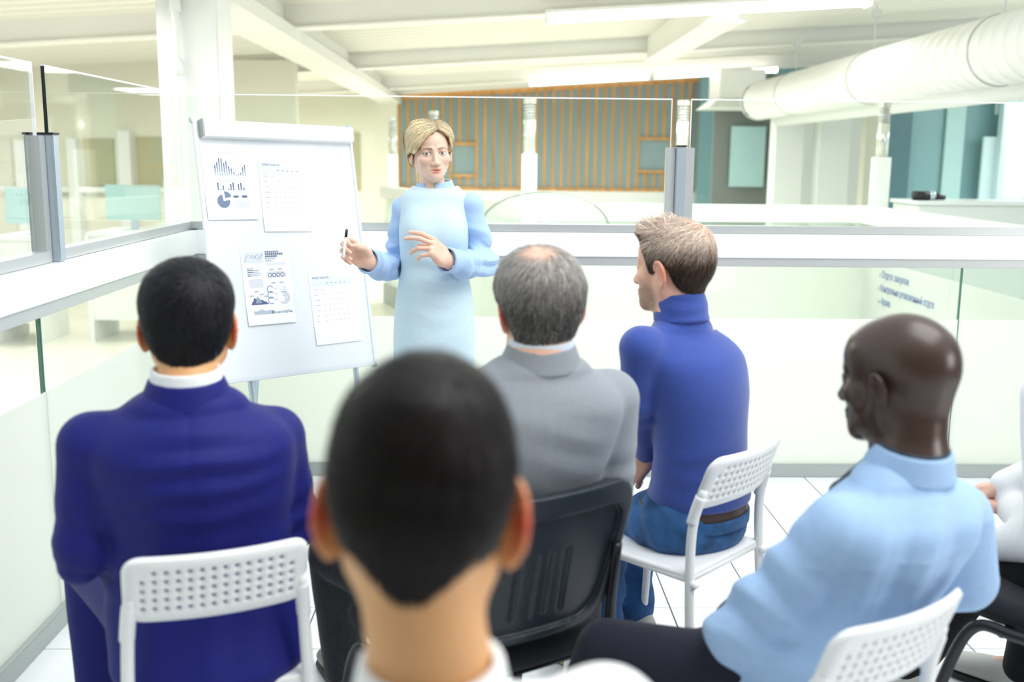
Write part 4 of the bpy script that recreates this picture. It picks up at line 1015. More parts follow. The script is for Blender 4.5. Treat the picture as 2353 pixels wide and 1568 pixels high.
# ---- man in the blue roll-neck
def sweater_man():
    yaw = math.radians(38); B = rotz(yaw); U = B@V3(1, 0, 0); Vf = B@V3(0, 1, 0)
    H = Head(at_y(1545, 503, 2.74)-V3(0, 0, 0.128), math.radians(53), math.radians(-3), math.radians(0), 1.02)
    base = at_y(1560, 700, 2.72); N = at_y(1568, 728, 2.72); Hc = V3(0.575, 2.78, 0.535)
    sh = [at_y(1474, 800, 2.62), at_y(1662, 832, 2.84)]; el = [at_y(1466, 930, 2.66), at_y(1640, 1010, 3.04)]
    wr = [at_y(1484, 1040, 2.84), Hc+B@V3(0.16, 0.34, 0.12)]
    legs = arms_legs(Hc, math.radians(48), (0.17, 0.14), 0.40, 0.0)
    legs[0] = (legs[0][0], at_y(1400, 1200, 2.98), at_z(1385, 1440, 0.09), at_z(1385, 1440, 0.09)+V3(-0.12, 0.10, -0.05))
    legs[1] = (legs[1][0], at_y(1452, 1200, 3.16), at_z(1462, 1402, 0.10), at_z(1462, 1402, 0.10)+V3(-0.10, 0.13, -0.05))
    sk = SKIN_L*np.array([0.98, 0.88, 0.80])
    lh = dict(y=V3(-0.42, 0.05, -0.70), z=V3(-0.20, -0.85, 0.30), left=True, curls=[(35, 40, 25), (40, 45, 25), (42, 45, 25), (45, 45, 25)], h=0.003, thumb=[(0.030, 0.022, -0.006), (0.048, 0.050, -0.020), (0.046, 0.074, -0.034), (0.040, 0.094, -0.046)])
    me = make_body(H, base, N, Hc, U, Vf, sh, el, wr, [lh, rest_hand(B, False)], sk, skin_cols(H, sk, ear=0.55, stubble=(0.16, 0.10, 0.05), brow=(0.1, 0.07, 0.05)), legs=legs, detail=True, h=0.0032, sc=0.86, back=0.045)
    p = person(me, M['skin'], 'man in a blue roll-neck sweater and jeans turned toward the flip chart')
    S = SDF(); secs = [(Hc+V3(0, 0, 0.022), 0.160, 0.130), (Hc+V3(0, 0, 0.045), 0.161, 0.130)]+[c for c in torso_secs(Hc, N, 0.0, 0.90)][2:]
    S.loft(bend(secs, Vf, 0.045), U, Vf, 0.035)
    for i in (0, 1):
        S.cone(N-V3(0, 0, 0.06), sh[i], 0.045, 0.050, 0.04); S.chain([sh[i], el[i], wr[i]], [0.056, 0.044, 0.033], 0.02)
    S.cone(N-V3(0, 0, 0.03), base+V3(0, 0, 0.01), 0.066, 0.058, 0.03)
    S.disp += [folds(at_y(1590, 1100, 2.68), (0, 0, 1), 0.12, 95, 0.0025, 4), folds(el[0], (0, 0, 1), 0.07, 100, 0.003, 5), cloth_noise(0.0012, 30, 11)]
    sw = sdf_obj('sweater', S, 0.0058, M['sweater'], p)
    C = SDF(); Rn = B@rotx(-0.12); nb = (base+N)/2+V3(0, 0, 0.008); C.ring(nb, Rn, 0.062, 0.060, 0.032, 0.010, -0.12, 0.006); C.disp.append(folds(nb, (0, 0, 1), 0.12, 150, 0.002, 2)); sdf_obj('roll_neck', C, 0.0035, M['sweater'], sw)
    S = SDF(); S.loft([(Hc+V3(0, 0, -0.05), 0.166, 0.140), (Hc+V3(0, 0, -0.012), 0.158, 0.130)], U, Vf, 0.05)
    for (hp, kn, an, toe) in legs: S.chain([hp, kn, an], [0.088, 0.064, 0.056], 0.05)
    S.disp += [folds(legs[0][0]+V3(-0.05, 0.05, 0.02), (0.6, -0.6, 0.3), 0.16, 70, 0.004, 4), cloth_noise(0.002, 30, 3)]
    for l in legs: S.disp += [folds(l[2]+V3(0, 0, 0.1), (0, 0, 1), 0.12, 85, 0.005, 9)]
    jn = sdf_obj('jeans', S, 0.006, M['jeans'], p)
    C = SDF(); C.ring(Hc+V3(0, 0, 0.014), B, 0.163, 0.135, 0.016, 0.004, 0.0); sdf_obj('belt', C, 0.005, M['leather'], jn)
    C = SDF(); C.ring(Hc+V3(0, 0, -0.014), B, 0.168, 0.141, 0.017, 0.004, 0.0); sdf_obj('waistband', C, 0.005, M['jeans'], jn)
    for (hp, kn, an, toe) in legs: shoe(p, an, toe-an, M['shoepale'] if an is legs[1][2] else M['shoedark'], M['soledark'])
    zl = [(-0.14, -0.070), (-0.075, -0.068), (-0.055, -0.058), (-0.040, -0.040), (-0.032, -0.010), (-0.022, 0.012), (0.006, 0.016), (0.012, -0.030), (0.026, -0.030), (0.034, 0.015), (0.046, 0.045), (0.062, 0.075), (0.1, 0.100)]
    thick = lambda q: 0.006+0.010*np.clip((q[:, 2]-0.03)/0.06, 0, 1)+0.012*np.clip((q[:, 1])/0.05, 0, 1)*np.clip((q[:, 2]-0.07)/0.02, 0, 1)-0.004*np.clip((-0.03-q[:, 2])/0.02, 0, 1)
    S = H.hair_sdf(zl, thick, base); S.disp.append(cloth_noise(0.0012, 160, 5))
    crown = np.array((0.005, -0.068, 0.088))
    bald = lambda q: np.clip(1.4-np.linalg.norm((q-crown)/np.array((0.040, 0.045, 0.042)), axis=1), 0, 1)
    hb = np.array((0.085, 0.055, 0.036))
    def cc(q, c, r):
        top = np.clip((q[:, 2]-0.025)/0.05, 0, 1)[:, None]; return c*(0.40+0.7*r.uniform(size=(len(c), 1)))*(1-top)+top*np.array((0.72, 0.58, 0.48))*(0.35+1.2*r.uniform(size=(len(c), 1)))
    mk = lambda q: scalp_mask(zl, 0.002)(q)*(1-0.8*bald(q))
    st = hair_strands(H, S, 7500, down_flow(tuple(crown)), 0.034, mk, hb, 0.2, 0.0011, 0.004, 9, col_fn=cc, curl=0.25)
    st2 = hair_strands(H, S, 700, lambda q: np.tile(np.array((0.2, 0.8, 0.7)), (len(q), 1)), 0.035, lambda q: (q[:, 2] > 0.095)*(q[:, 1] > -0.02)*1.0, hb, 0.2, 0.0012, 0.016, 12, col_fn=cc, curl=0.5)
    tp = lambda q: np.clip((q[:, 2]-0.025)/0.05, 0, 1)[:, None]
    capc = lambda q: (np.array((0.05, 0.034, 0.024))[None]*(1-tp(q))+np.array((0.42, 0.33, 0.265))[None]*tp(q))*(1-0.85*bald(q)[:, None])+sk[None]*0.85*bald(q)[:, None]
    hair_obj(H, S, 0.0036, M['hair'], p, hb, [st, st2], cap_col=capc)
sweater_man()

# ---- bald man in the light blue shirt
def shirt_man():
    yaw = math.radians(30); B = rotz(yaw); U = B@V3(1, 0, 0); Vf = B@V3(0, 1, 0)
    H = Head(at_y(2066, 722, 1.84)-V3(0, 0, 0.1165), math.radians(42), math.radians(-7), math.radians(0), 1.045)
    base = at_y(2088, 1035, 1.80); N = at_y(2093, 1072, 1.79); Hc = V3(0.585, 1.87, 0.515)
    sh = [at_y(1935, 1228, 1.70), at_y(2195, 1190, 1.93)]; el = [at_y(1700, 1462, 1.78), at_y(2215, 1330, 1.98)]
    wr = [at_y(1850, 1420, 1.98), Hc+B@V3(0.20, 0.13, 0.06)]
    legs = arms_legs(Hc, math.radians(40), (0.20, 0.16), 0.40, 0.0)
    legs[0] = (Hc+B@V3(-0.10, 0.02, -0.01), at_y(1398, 1500, 1.99), V3(0.13, 2.10, 0.09), V3(0.05, 2.22, 0.04))
    legs[1] = (Hc+B@V3(0.10, 0.02, -0.01), at_y(1760, 1390, 2.32), V3(0.50, 2.40, 0.09), V3(0.42, 2.53, 0.04))
    me = make_body(H, base, N, Hc, U, Vf, sh, el, wr, [dict(y=V3(0.8, 0.4, -0.3), z=V3(0, 0.3, 1), left=True, h=0.005, sc=0.9), rest_hand(B, False)], SKIN_D, skin_cols(H, SKIN_D, ear=0.1), legs=legs, detail=True, h=0.0033, neck_r=(0.060, 0.062), ears=(0.8, 0.85), back=0.03)
    p = person(me, M['skindark'], 'bald man in a light blue shirt leaning forward on a white chair')
    S = jacket_sdf(Hc, N, U, Vf, sh, el, wr, 0.010, 0.062, arm=(0.069, 0.066, 0.048), back=0.03)
    S.disp += [folds(el[0]+V3(0.02, 0, 0.05), (0.3, 0.2, 1), 0.13, 75, 0.010, 5), folds(at_y(2080, 1330, 1.68), (0.8, 0.2, -0.3), 0.17, 62, 0.010, 7), folds((sh[0]+el[0])/2, (0.6, 0, 0.8), 0.10, 85, 0.005, 27), cloth_noise(0.002, 26, 8), lambda P: -0.0022*np.exp(-((P[:, 2]-(N[2]-0.125)+0.25*((P-N)@U)**2)/0.0035)**2)*(((P-N)@Vf) < 0), folds(at_y(2180, 1240, 1.8), (0.8, 0, 0.6), 0.09, 80, 0.004, 17)]
    sdf_obj('shirt', S, 0.0062, M['shirtblue'], p)
    C = SDF(); C.ring(N+V3(0, 0, 0.014), B@rotx(0.16), 0.0715, 0.068, 0.022, 0.006, -0.30); sc = sdf_obj('shirt_collar', C, 0.0038, M['shirtblue'], p)
    T = SDF(); T.ring(N+V3(0, 0, 0.036), B@rotx(0.16), 0.0635, 0.061, 0.008, 0.003, 0.0)
    a = N+B@V3(0, 0.075, 0.0); T.cone(a, a+B@V3(-0.01, 0.07, -0.09), 0.014, 0.022, 0.01); T.cone(a+B@V3(-0.01, 0.07, -0.09), a+B@V3(-0.01, 0.10, -0.2), 0.02, 0.026, 0.01); sdf_obj('tie', T, 0.004, M['tie'], p)
    trousers_obj(p, Hc, legs, U, Vf, M['darktrouser'], disp=[cloth_noise(0.002, 22, 3)], fat=1.02)
    for (hp, kn, an, toe) in legs: shoe(p, an, toe-an, M['black'], M['soledark'])
shirt_man()

# ---- person cut by the right edge
def edge_person():
    yaw = math.radians(35); B = rotz(yaw); U = B@V3(1, 0, 0); Vf = B@V3(0, 1, 0)
    Hc = V3(1.52, 2.36, 0.53); N = Hc+B@V3(0, 0.10, 0.50); H = Head(N+B@V3(0, 0.05, 0.17), yaw, 0, 0, 1.0); base = N+V3(0, 0, 0.03)
    sh = [N+B@V3(-0.18, 0, -0.07), N+B@V3(0.18, 0, -0.07)]; el = [at_y(2400, 1225, 2.42), sh[1]+B@V3(0.05, 0.1, -0.25)]
    wr = [at_y(2325, 1165, 2.66), Hc+B@V3(0.10, 0.33, 0.10)]
    el2 = at_y(2420, 1240, 2.36)
    legs = arms_legs(Hc, yaw, (0.16, 0.14), 0.40, -0.01); legs[0] = (legs[0][0], at_y(2245, 1325, 2.62), V3(1.20, 2.72, 0.09), V3(1.12, 2.84, 0.04))
    an = at_z(2352, 1535, 0.09); legs[1] = (legs[1][0], V3(an[0]-0.02, an[1]-0.12, 0.50), an, an+V3(-0.10, 0.12, -0.05))
    lh = dict(y=V3(-0.85, 0.45, 0.10), z=V3(0.1, -0.2, 1.0), left=True, curls=[(25, 30, 20)]*4, h=0.0035)
    me = make_body(H, base, N, Hc, U, Vf, sh, el, wr, [lh, rest_hand(B, False)], SKIN_L*0.9, skin_cols(H, SKIN_L*0.9), legs=legs, h=0.004)
    p = person(me, M['skin'], 'person in white shirt and black trousers cut off by the right edge')
    S = jacket_sdf(Hc, N, U, Vf, sh, [el2, el[1]], wr, 0.010, 0.06, arm=(0.066, 0.064, 0.044)); S.cone(at_y(2300, 1250, 2.50), el2, 0.045, 0.062, 0.03); S.disp += [cloth_noise(0.004, 24, 8)]
    sdf_obj('shirt', S, 0.0065, M['shirtwhite'], p)
    V = SDF(); V.loft([(c, a, b) for c, a, b in bend(torso_secs(Hc, N, 0.022), Vf, 0.02)][0:6], U, Vf, 0.03); sdf_obj('waistcoat', V, 0.008, M['greysuit'], p)
    trousers_obj(p, Hc, legs, U, Vf, M['blacktrouser'], disp=[cloth_noise(0.003, 24, 3)])
    for (hp, kn, an, toe) in legs: shoe(p, an, toe-an, M['shoepale'], M['soledark'])
    thick = lambda q: 0.010+0*q[:, 0]; S = H.hair_sdf(HZ, thick, base); hair_obj(H, S, 0.006, M['hair'], p, (0.03, 0.02, 0.015), [])
edge_person()

# ------------------------------------------------------------------ the woman presenting
def woman():
    Y = 3.64; yaw = math.radians(183); B = rotz(yaw); U = B@V3(1, 0, 0); Vf = B@V3(0, 1, 0)
    H = Head(at_y(991, 349.5, 3.655), math.radians(194), math.radians(-4), math.radians(3.5), 0.875, fem=True, jaw=0.90)
    base = at_y(994, 440, 3.675); N = at_y(997, 447, 3.675)
    P = lambda px, py, y: at_y(px, py, y)
    sh = [P(1082, 472, 3.66), P(928, 482, 3.67)]           # her left, her right
    el = [P(1114, 606, 3.66), P(908, 612, 3.72)]
    wr = [P(1026, 598, 3.46), P(846, 600, 3.52)]
    Hc = P(998, 700, 3.65)
    legs = [(P(1035, 800, 3.66), V3(-0.155, 3.64, 0.48), V3(-0.15, 3.68, 0.09), V3(-0.14, 3.53, 0.03)), (P(955, 800, 3.66), V3(-0.275, 3.64, 0.48), V3(-0.29, 3.68, 0.09), V3(-0.31, 3.53, 0.03))]
    sk = np.array(srgb(236, 203, 183)[:3])
    lh = dict(y=P(986, 562, 3.41)-wr[0], z=V3(0.15, -0.75, 0.62), left=True, sc=0.94, h=0.0021, curls=[(28, 26, 12), (32, 30, 14), (62, 34, 18), (72, 36, 18)], splay=(6, 1, -2, -5),
              thumb=[(0.024, 0.018, -0.010), (0.034, 0.048, -0.030), (0.024, 0.074, -0.046), (0.012, 0.096, -0.052)])
    rh = dict(y=P(806, 573, 3.50)-wr[1], z=V3(0.10, 0.95, 0.10), left=False, sc=0.94, h=0.0021, curls=[(38, 62, 40), (52, 64, 40), (62, 64, 38), (70, 62, 36)], splay=(3, 0, -2, -4),
              thumb=[(0.026, 0.018, -0.012), (0.040, 0.046, -0.030), (0.036, 0.074, -0.044), (0.026, 0.096, -0.046)])
    me = make_body(H, base, N, Hc, U, Vf, sh, el, wr, [None, None], sk, skin_cols(H, sk, lips=srgb(212, 138, 126)[:3], brow=srgb(120, 92, 76)[:3], ear=0.35), legs=legs, detail=True, h=0.0020, sc=0.68, neck_r=(0.048, 0.042), ears=(0.5, 0.9))
    p = person(me, M['skin'], 'blond woman in a pale blue dress standing by the flip chart with a pen')
    # hands joined to the body mesh
    for i, hd in enumerate((lh, rh)):
        S = SDF(); L = hand(S, wr[i], hd['y'], hd['z'], hd['left'], hd['sc'], hd['curls'], hd['thumb'], hd['splay'], wr[i]+(el[i]-wr[i])*0.4)
        v, q = polygonise(S, hd['h']); o = link('hand', np_mesh('hand', v, q, {'col': np.tile(sk*np.array([1.0, 0.93, 0.92]), (len(v), 1))}), M['skin'])
        o.data.materials.clear() if False else None
        bpy.context.view_layer.objects.active = p
        bm = bmesh.new(); bm.from_mesh(p.data); bm.from_mesh(o.data); bm.to_mesh(p.data); bm.free(); bpy.data.objects.remove(o)
    H.eyes(p, (math.radians(-14), 0.0), iris=(0.30, 0.37, 0.38))
    # dress
    D = SDF(); secs = []
    for (py, px, hw, dp) in ((434, 1001, 56, 0.044), (446, 1001, 74, 0.056), (466, 999, 79, 0.066), (490, 997, 77, 0.082), (530, 998, 79, 0.098), (572, 998, 78, 0.096), (617, 998, 75, 0.086), (655, 998, 82, 0.096), (700, 998, 89, 0.108), (760, 998, 93, 0.116), (820, 998, 93, 0.112), (920, 998, 88, 0.10), (1010, 998, 80, 0.095)):
        secs.append((P(px, py, 3.655), hw*0.00156, dp))
    D.loft(secs, U, Vf, 0.03)
    for sx in (-1, 1): D.ell(P(998+sx*-34, 532, 3.60), (0.050, 0.045, 0.055), None, 0.04)
    nk = P(999, 419, 3.66); D.ell(nk, (0.086, 0.10, 0.022), None, 0.006, 'sub')
    D.plane(P(998, 1012, 3.65), (0, 0, -1), 0.004)
    D.disp += [folds(P(1000, 620, 3.55), (0.1, 0, 1), 0.10, 90, 0.0022, 3), folds(P(995, 745, 3.53), (0.0, 0, 1), 0.09, 85, 0.0016, 5), cloth_noise(0.0012, 30, 6)]
    sdf_obj('dress', D, 0.0045, M['dresscloth'], p)
    # blouse: shoulders, sleeves, cuffs, collar
    S = SDF(); S.loft([(P(996, 490, 3.665), 0.116, 0.066), (P(995, 466, 3.668), 0.085, 0.050), (P(994, 450, 3.672), 0.052, 0.044)], U, Vf, 0.02)
    for i, sx in ((0, 1), (1, -1)):
        S.cone(N-V3(0, 0, 0.045), sh[i]+V3(0, 0, 0.004), 0.030, 0.036, 0.03)
        S.chain([sh[i], (sh[i]+el[i])/2, el[i]], [0.041, 0.041, 0.045], 0.02)
        m = el[i]+(wr[i]-el[i])*0.55; w = el[i]+(wr[i]-el[i])*0.86; S.chain([el[i], m+V3(0, 0, -0.012), w], [0.045, 0.047, 0.035], 0.02)
        S.disp += [folds(el[i]+V3(0, -0.02, 0.02), (sx*0.4, -0.2, 1), 0.085, 110, 0.0100, 5+i), folds(m, wr[i]-el[i], 0.08, 100, 0.0085, 15+i), folds((sh[i]+el[i])/2, (sx*0.2, 0.1, 1), 0.10, 60, 0.0045, 25+i)]
    bl = sdf_obj('blouse', S, 0.0034, M['blouse'], p)
    for i in (0, 1):
        d = unit(wr[i]-el[i]); a = V3(0, 0, 1); x = unit(np.cross(a, d)); y = np.cross(d, x); R = np.stack([x, y, d], 1)
        C = SDF(); C.ring(el[i]+(wr[i]-el[i])*0.90, R, 0.037, 0.039, 0.024, 0.004, 0.10); c = sdf_obj('cuff', C, 0.003, M['blouse'], bl)
        b = MB(); q = el[i]+(wr[i]-el[i])*0.84-V3(0, 0.036, 0.014); b.tube([q, q-V3(0, 0.005, 0)], 0.005, 12).build('button', M['whitegloss'], c)
    C = SDF(); c0 = P(999, 429, 3.668); C.ring(c0, rotx(0.14)@roty(-0.08), 0.064, 0.050, 0.017, 0.004, -0.35)
    C.box(P(986, 430, 3.60), (0.019, 0.03, 0.03), None, 0.006, 0.003, 'sub'); sdf_obj('collar', C, 0.003, M['blouse'], bl)
    for (hp, kn, an, toe) in legs:
        d = toe-an; shoe(p, an, d, M['black'], M['soledark'], 'shoe', 0.24)
    # hair: swept from a side parting to a low tail
    hb = np.array(srgb(246, 226, 184)[:3]); part_x = -0.015
    back = line_fn([(-0.14, -0.062), (-0.07, -0.064), (-0.045, -0.052), (-0.030, -0.026), (-0.016, -0.014), (0.010, -0.004), (0.03, 0.01)])
    xs_, zs_ = np.array((0.0, 0.012, 0.03, 0.051, 0.068, 0.080, 0.090)), np.array((0.086, 0.083, 0.074, 0.058, 0.036, 0.016, -0.006))
    xr_, zr_ = np.array((0.0, 0.010, 0.025, 0.043, 0.052, 0.060, 0.07)), np.array((0.086, 0.084, 0.076, 0.058, 0.030, 0.004, -0.01))
    def zl(q):
        d = q[:, 0]-part_x; f = np.where(d > 0, np.interp(d, xs_, zs_), np.interp(-d, xr_, zr_)); t = np.clip((q[:, 1]-0.010)/0.025, 0, 1); return back(q)*(1-t)+f*t
    thick = lambda q: 0.010+0.009*np.clip((q[:, 2]-0.02)/0.06, 0, 1)+0.013*np.clip((q[:, 0]-0.02)/0.05, 0, 1)+0.005*np.clip((-q[:, 0]-0.03)/0.04, 0, 1)-0.008*np.exp(-((q[:, 0]-part_x)/0.006)**2)*np.clip((q[:, 2]-0.06)/0.02, 0, 1)
    S = H.hair_sdf(zl, thick, base, 0.010)
    S.disp.append(cloth_noise(0.0010, 120, 4))
    def flow(q):
        sgn = np.where(q[:, 0] > part_x, 1.0, -1.0); tgt = np.stack([0.055*sgn, np.full(len(q), -0.095), np.full(len(q), -0.055)], 1); d = tgt-q
        d[:, 2] -= 0.03*np.clip(q[:, 1]/0.08, 0, 1); return d/(np.linalg.norm(d, axis=1)[:, None]+1e-6)
    def cc(q, c, r):
        root = np.exp(-((q[:, 0]-part_x)/0.016)**2)[:, None]*np.clip((q[:, 2]-0.05)/0.03, 0, 1)[:, None]; edge = np.clip(1-scalp_mask(zl, 0.002, 0.012)(q), 0, 1)[:, None]
        return c*(0.72+0.45*r.uniform(size=(len(c), 1)))*(1-0.62*root)*(1-0.22*edge)
    st = hair_strands(H, S, 7000, flow, 0.085, scalp_mask(zl, -0.004), hb, 0.08, 0.0013, 0.0028, 5, m=8, col_fn=cc, curl=0.04)
    st2 = hair_strands(H, S, 170, lambda q: np.tile(np.array((0.1, -0.3, -1.0)), (len(q), 1)), 0.09, lambda q: (np.abs(q[:, 0]) > 0.05)*(q[:, 2] < 0.01)*(q[:, 2] > -0.05)*1.0, hb, 0.1, 0.0008, 0.012, 8, m=8, curl=0.35)
    tail = SDF(); tail.chain([H.w(0, -0.10, -0.045), H.w(0.02, -0.118, -0.085), H.w(0.035, -0.100, -0.13)], [0.026, 0.022, 0.010], 0.02)
    tv, tq = polygonise(tail, 0.004); ts = (tv, tq, np.tile(hb*0.85, (len(tv), 1)))
    capc = lambda q: hb[None]*0.85*(1-0.55*(np.exp(-((q[:, 0]-part_x)/0.014)**2)*np.clip((q[:, 2]-0.05)/0.03, 0, 1))[:, None])
    hair_obj(H, S, 0.0030, M['hair'], p, hb, [st, st2, ts], cap_col=capc)
    # pen held upright in her right hand
    a, b = P(789, 593, 3.415), P(798, 518, 3.425); d = b-a
    pen = empty('pen', tuple(a)); tag(pen, 'slim white and black pen held upright by the woman', 'pen')
    q = lambda t: tuple(d*t)
    MB().tube([q(0.0), q(0.02), q(0.60)], [0.0030, 0.0042, 0.0042], 12).build('barrel', M['whitegloss'], pen, True)
    MB().tube([q(0.60), q(0.64)], 0.0045, 12).build('ring', M['chrome'], pen, True)
    MB().tube([q(0.64), q(0.86)], 0.0046, 12).build('grip', M['black'], pen, True)
    MB().tube([q(0.86), q(0.90), q(1.0)], [0.0044, 0.0036, 0.0008], 12).build('tip', M['chrome'], pen, True)
woman()

# ------------------------------------------------------------------ flip chart
def flip_chart():
    import numpy as _n
    bc = V3(-0.798, 4.133, 1.137); yw, tl, w, h, rl = 0.712, 0.198, 0.689, 1.0, -0.018
    ux = V3(math.cos(yw), math.sin(yw), 0); nn = V3(math.sin(yw), -math.cos(yw), 0); up = V3(0, 0, 1)*math.cos(tl)-nn*math.sin(tl); nrm = np.cross(ux, up)
    c_, s_ = math.cos(rl), math.sin(rl); ux, up = ux*c_+up*s_, up*c_-ux*s_
    T = Matrix(((ux[0], up[0], nrm[0], bc[0]), (ux[1], up[1], nrm[1], bc[1]), (ux[2], up[2], nrm[2], bc[2]), (0, 0, 0, 1)))
    fcroot = empty('flip_chart'); fcroot.matrix_world = T; tag(fcroot, 'white flip chart easel with pinned chart sheets beside the woman', 'flip chart')
    box('board', (-w/2, -h/2, -0.012), (w/2, h/2, 0.0), M['board'], fcroot, 0.003)
    fm = mat('grey_frame', srgb(222, 230, 236), 0.35)
    box('frame_side', (-w/2-0.004, -h/2, -0.016), (-w/2+0.010, h/2, 0.005), M['whitegloss'], fcroot, 0.002); box('frame_side', (w/2-0.010, -h/2, -0.016), (w/2+0.004, h/2, 0.005), fm, fcroot, 0.002)
    box('frame_bottom', (-w/2, -h/2-0.004, -0.016), (w/2, -h/2+0.012, 0.005), fm, fcroot, 0.002)
    for sx, sy in ((-1, 1), (1, 1), (1, -1), (-1, -1)): box('corner_cap', (sx*w/2-0.012, sy*h/2-0.013, -0.017), (sx*w/2+0.006, sy*h/2+0.006, 0.007), M['alu'], fcroot, 0.003)
    MB().prism([(0.0, 0.0), (0.036, 0.002), (0.040, 0.010), (0.040, 0.055), (0.030, 0.062), (0.0, 0.066)], -w/2+0.022, w/2-0.010, Matrix(((0, 0, 1, 0), (0, 1, 0, h/2-0.072), (1, 0, 0, 0.0), (0, 0, 0, 1)))).build('paper_clamp', M['whitegloss'], fcroot)
    box('clamp_end', (-w/2+0.016, h/2-0.07, 0.0), (-w/2+0.022, h/2-0.006, 0.038), M['plinth'], fcroot)
    # legs (world straight down)
    inv = T.inverted()
    def lw(pts, name, r=0.012): MB().tube([inv @ Vector(p) for p in pts], r, 12).build(name, M['alu'], fcroot, True)
    bl = T @ Vector((-w/2+0.12, -h/2, -0.02)); br = T @ Vector((w/2-0.09, -h/2, -0.02)); tp = T @ Vector((0, h/2-0.1, -0.03)); mid = T @ Vector((0, -h/2+0.2, -0.03))
    fwd = Vector((nn[0], nn[1], 0))
    lw([T @ Vector((-w/2+0.12, h/2-0.1, -0.03)), (bl.x+fwd.x*0.12, bl.y+fwd.y*0.12, 0.01)], 'leg'); lw([T @ Vector((w/2-0.09, h/2-0.1, -0.03)), (br.x+fwd.x*0.12, br.y+fwd.y*0.12, 0.01)], 'leg')
    lw([tp, (mid.x-fwd.x*0.45, mid.y-fwd.y*0.45, 0.01)], 'rear_leg')
    return T, w, h
FT, FW, FH = flip_chart()
def board_uv(px, py):
    """point of the photograph on the board plane -> board coordinates"""
    o = np.array(FT.translation); n = np.array(FT.col[2][:3]); r = ray(px, py); t = ((o-CAMP)@n)/(r@n); q = CAMP+r*t-o
    return q@np.array(FT.col[0][:3]), q@np.array(FT.col[1][:3])
INK = [mat('ink_%d' % i, srgb(*c), 0.7) for i, c in enumerate(((222, 228, 236), (184, 194, 208), (148, 164, 186), (118, 136, 164), (88, 104, 142), (58, 68, 108)))]
class Print(MB):
    def q(s, ink, x0, y0, x1, y1): s.cur = ink; return s.add([(x0, y0, 0), (x1, y0, 0), (x1, y1, 0), (x0, y1, 0)], [(0, 1, 2, 3)])
    def poly(s, ink, pts): s.cur = ink; return s.add([(p[0], p[1], 0) for p in pts], [tuple(range(len(pts)))])
    def line(s, ink, pts, w):
        s.cur = ink
        for (x0, y0), (x1, y1) in zip(pts[:-1], pts[1:]):
            d = math.hypot(x1-x0, y1-y0) or 1; nx, ny = -(y1-y0)/d*w/2, (x1-x0)/d*w/2; s.add([(x0-nx, y0-ny, 0), (x1-nx, y1-ny, 0), (x1+nx, y1+ny, 0), (x0+nx, y0+ny, 0)], [(0, 1, 2, 3)])
    def arc(s, ink, cx, cy, r, w, a0, a1, n=28): s.line(ink, [(cx+r*math.cos(a), cy+r*math.sin(a)) for a in np.linspace(a0, a1, n)], w)
    def pie(s, ink, cx, cy, r, a0, a1, n=40): s.poly(ink, [(cx, cy)]+[(cx+r*math.cos(a), cy+r*math.sin(a)) for a in np.linspace(a0, a1, n)])
def sheet(corners, label, draw, curl=0.004):
    """corners in the photograph: top left, top right, bottom right, bottom left"""
    uv = [np.array(board_uv(*c)) for c in corners]
    c0 = sum(uv)/4; ex = unit((uv[1]-uv[0])+(uv[2]-uv[3])); ey = np.array((-ex[1], ex[0]))
    W = (np.linalg.norm(uv[1]-uv[0])+np.linalg.norm(uv[2]-uv[3]))/2; Hh = (np.linalg.norm(uv[3]-uv[0])+np.linalg.norm(uv[2]-uv[1]))/2
    T = FT @ Matrix(((ex[0], ey[0], 0, c0[0]), (ex[1], ey[1], 0, c0[1]), (0, 0, 1, 0.0012), (0, 0, 0, 1)))
    lift = lambda x, y: curl*max(0, (-y/Hh)+0.0)**2*4
    root = empty('paper_sheet'); root.matrix_world = T; tag(root, label, 'paper', 'sheets pinned on the flip chart')
    nx, ny = 6, 12; vs = []; fs = []
    for z in (0.0, 0.0006):
        for j in range(ny+1):
            for i in range(nx+1): x = -W/2+W*i/nx; y = -Hh/2+Hh*j/ny; vs.append((x, y, z+lift(x, y)))
    k = (nx+1)*(ny+1)
    for j in range(ny):
        for i in range(nx):
            a = j*(nx+1)+i; fs.append((k+a, k+a+1, k+a+nx+2, k+a+nx+1)); fs.append((a+nx+1, a+nx+2, a+1, a))
    per = [i for i in range(nx+1)]+[j*(nx+1)+nx for j in range(1, ny+1)]+[ny*(nx+1)+i for i in range(nx-1, -1, -1)]+[j*(nx+1) for j in range(ny-1, 0, -1)]
    for a, b in zip(per, per[1:]+per[:1]): fs.append((a, b, k+b, k+a))
    MB().add(vs, fs).build('page', M['paper'], root)
    pr = Print(); draw(pr, W, Hh)
    pr.v = [(x, y, 0.0009+lift(x, y)) for (x, y, z) in pr.v]
    o = pr.build('print', INK, root); o['kind'] = 'stuff'
    if draw is draw_table: text_obj('heading', 'MARKET ANALYSIS', INK[4], 0.0115, (-W/2+W*0.07, Hh/2-Hh*0.088, 0.0010), (0, 0, 0), root, 0.8, 0.0001)['kind'] = 'stuff'
    return root
def fx(W): return lambda t: -W/2+W*t
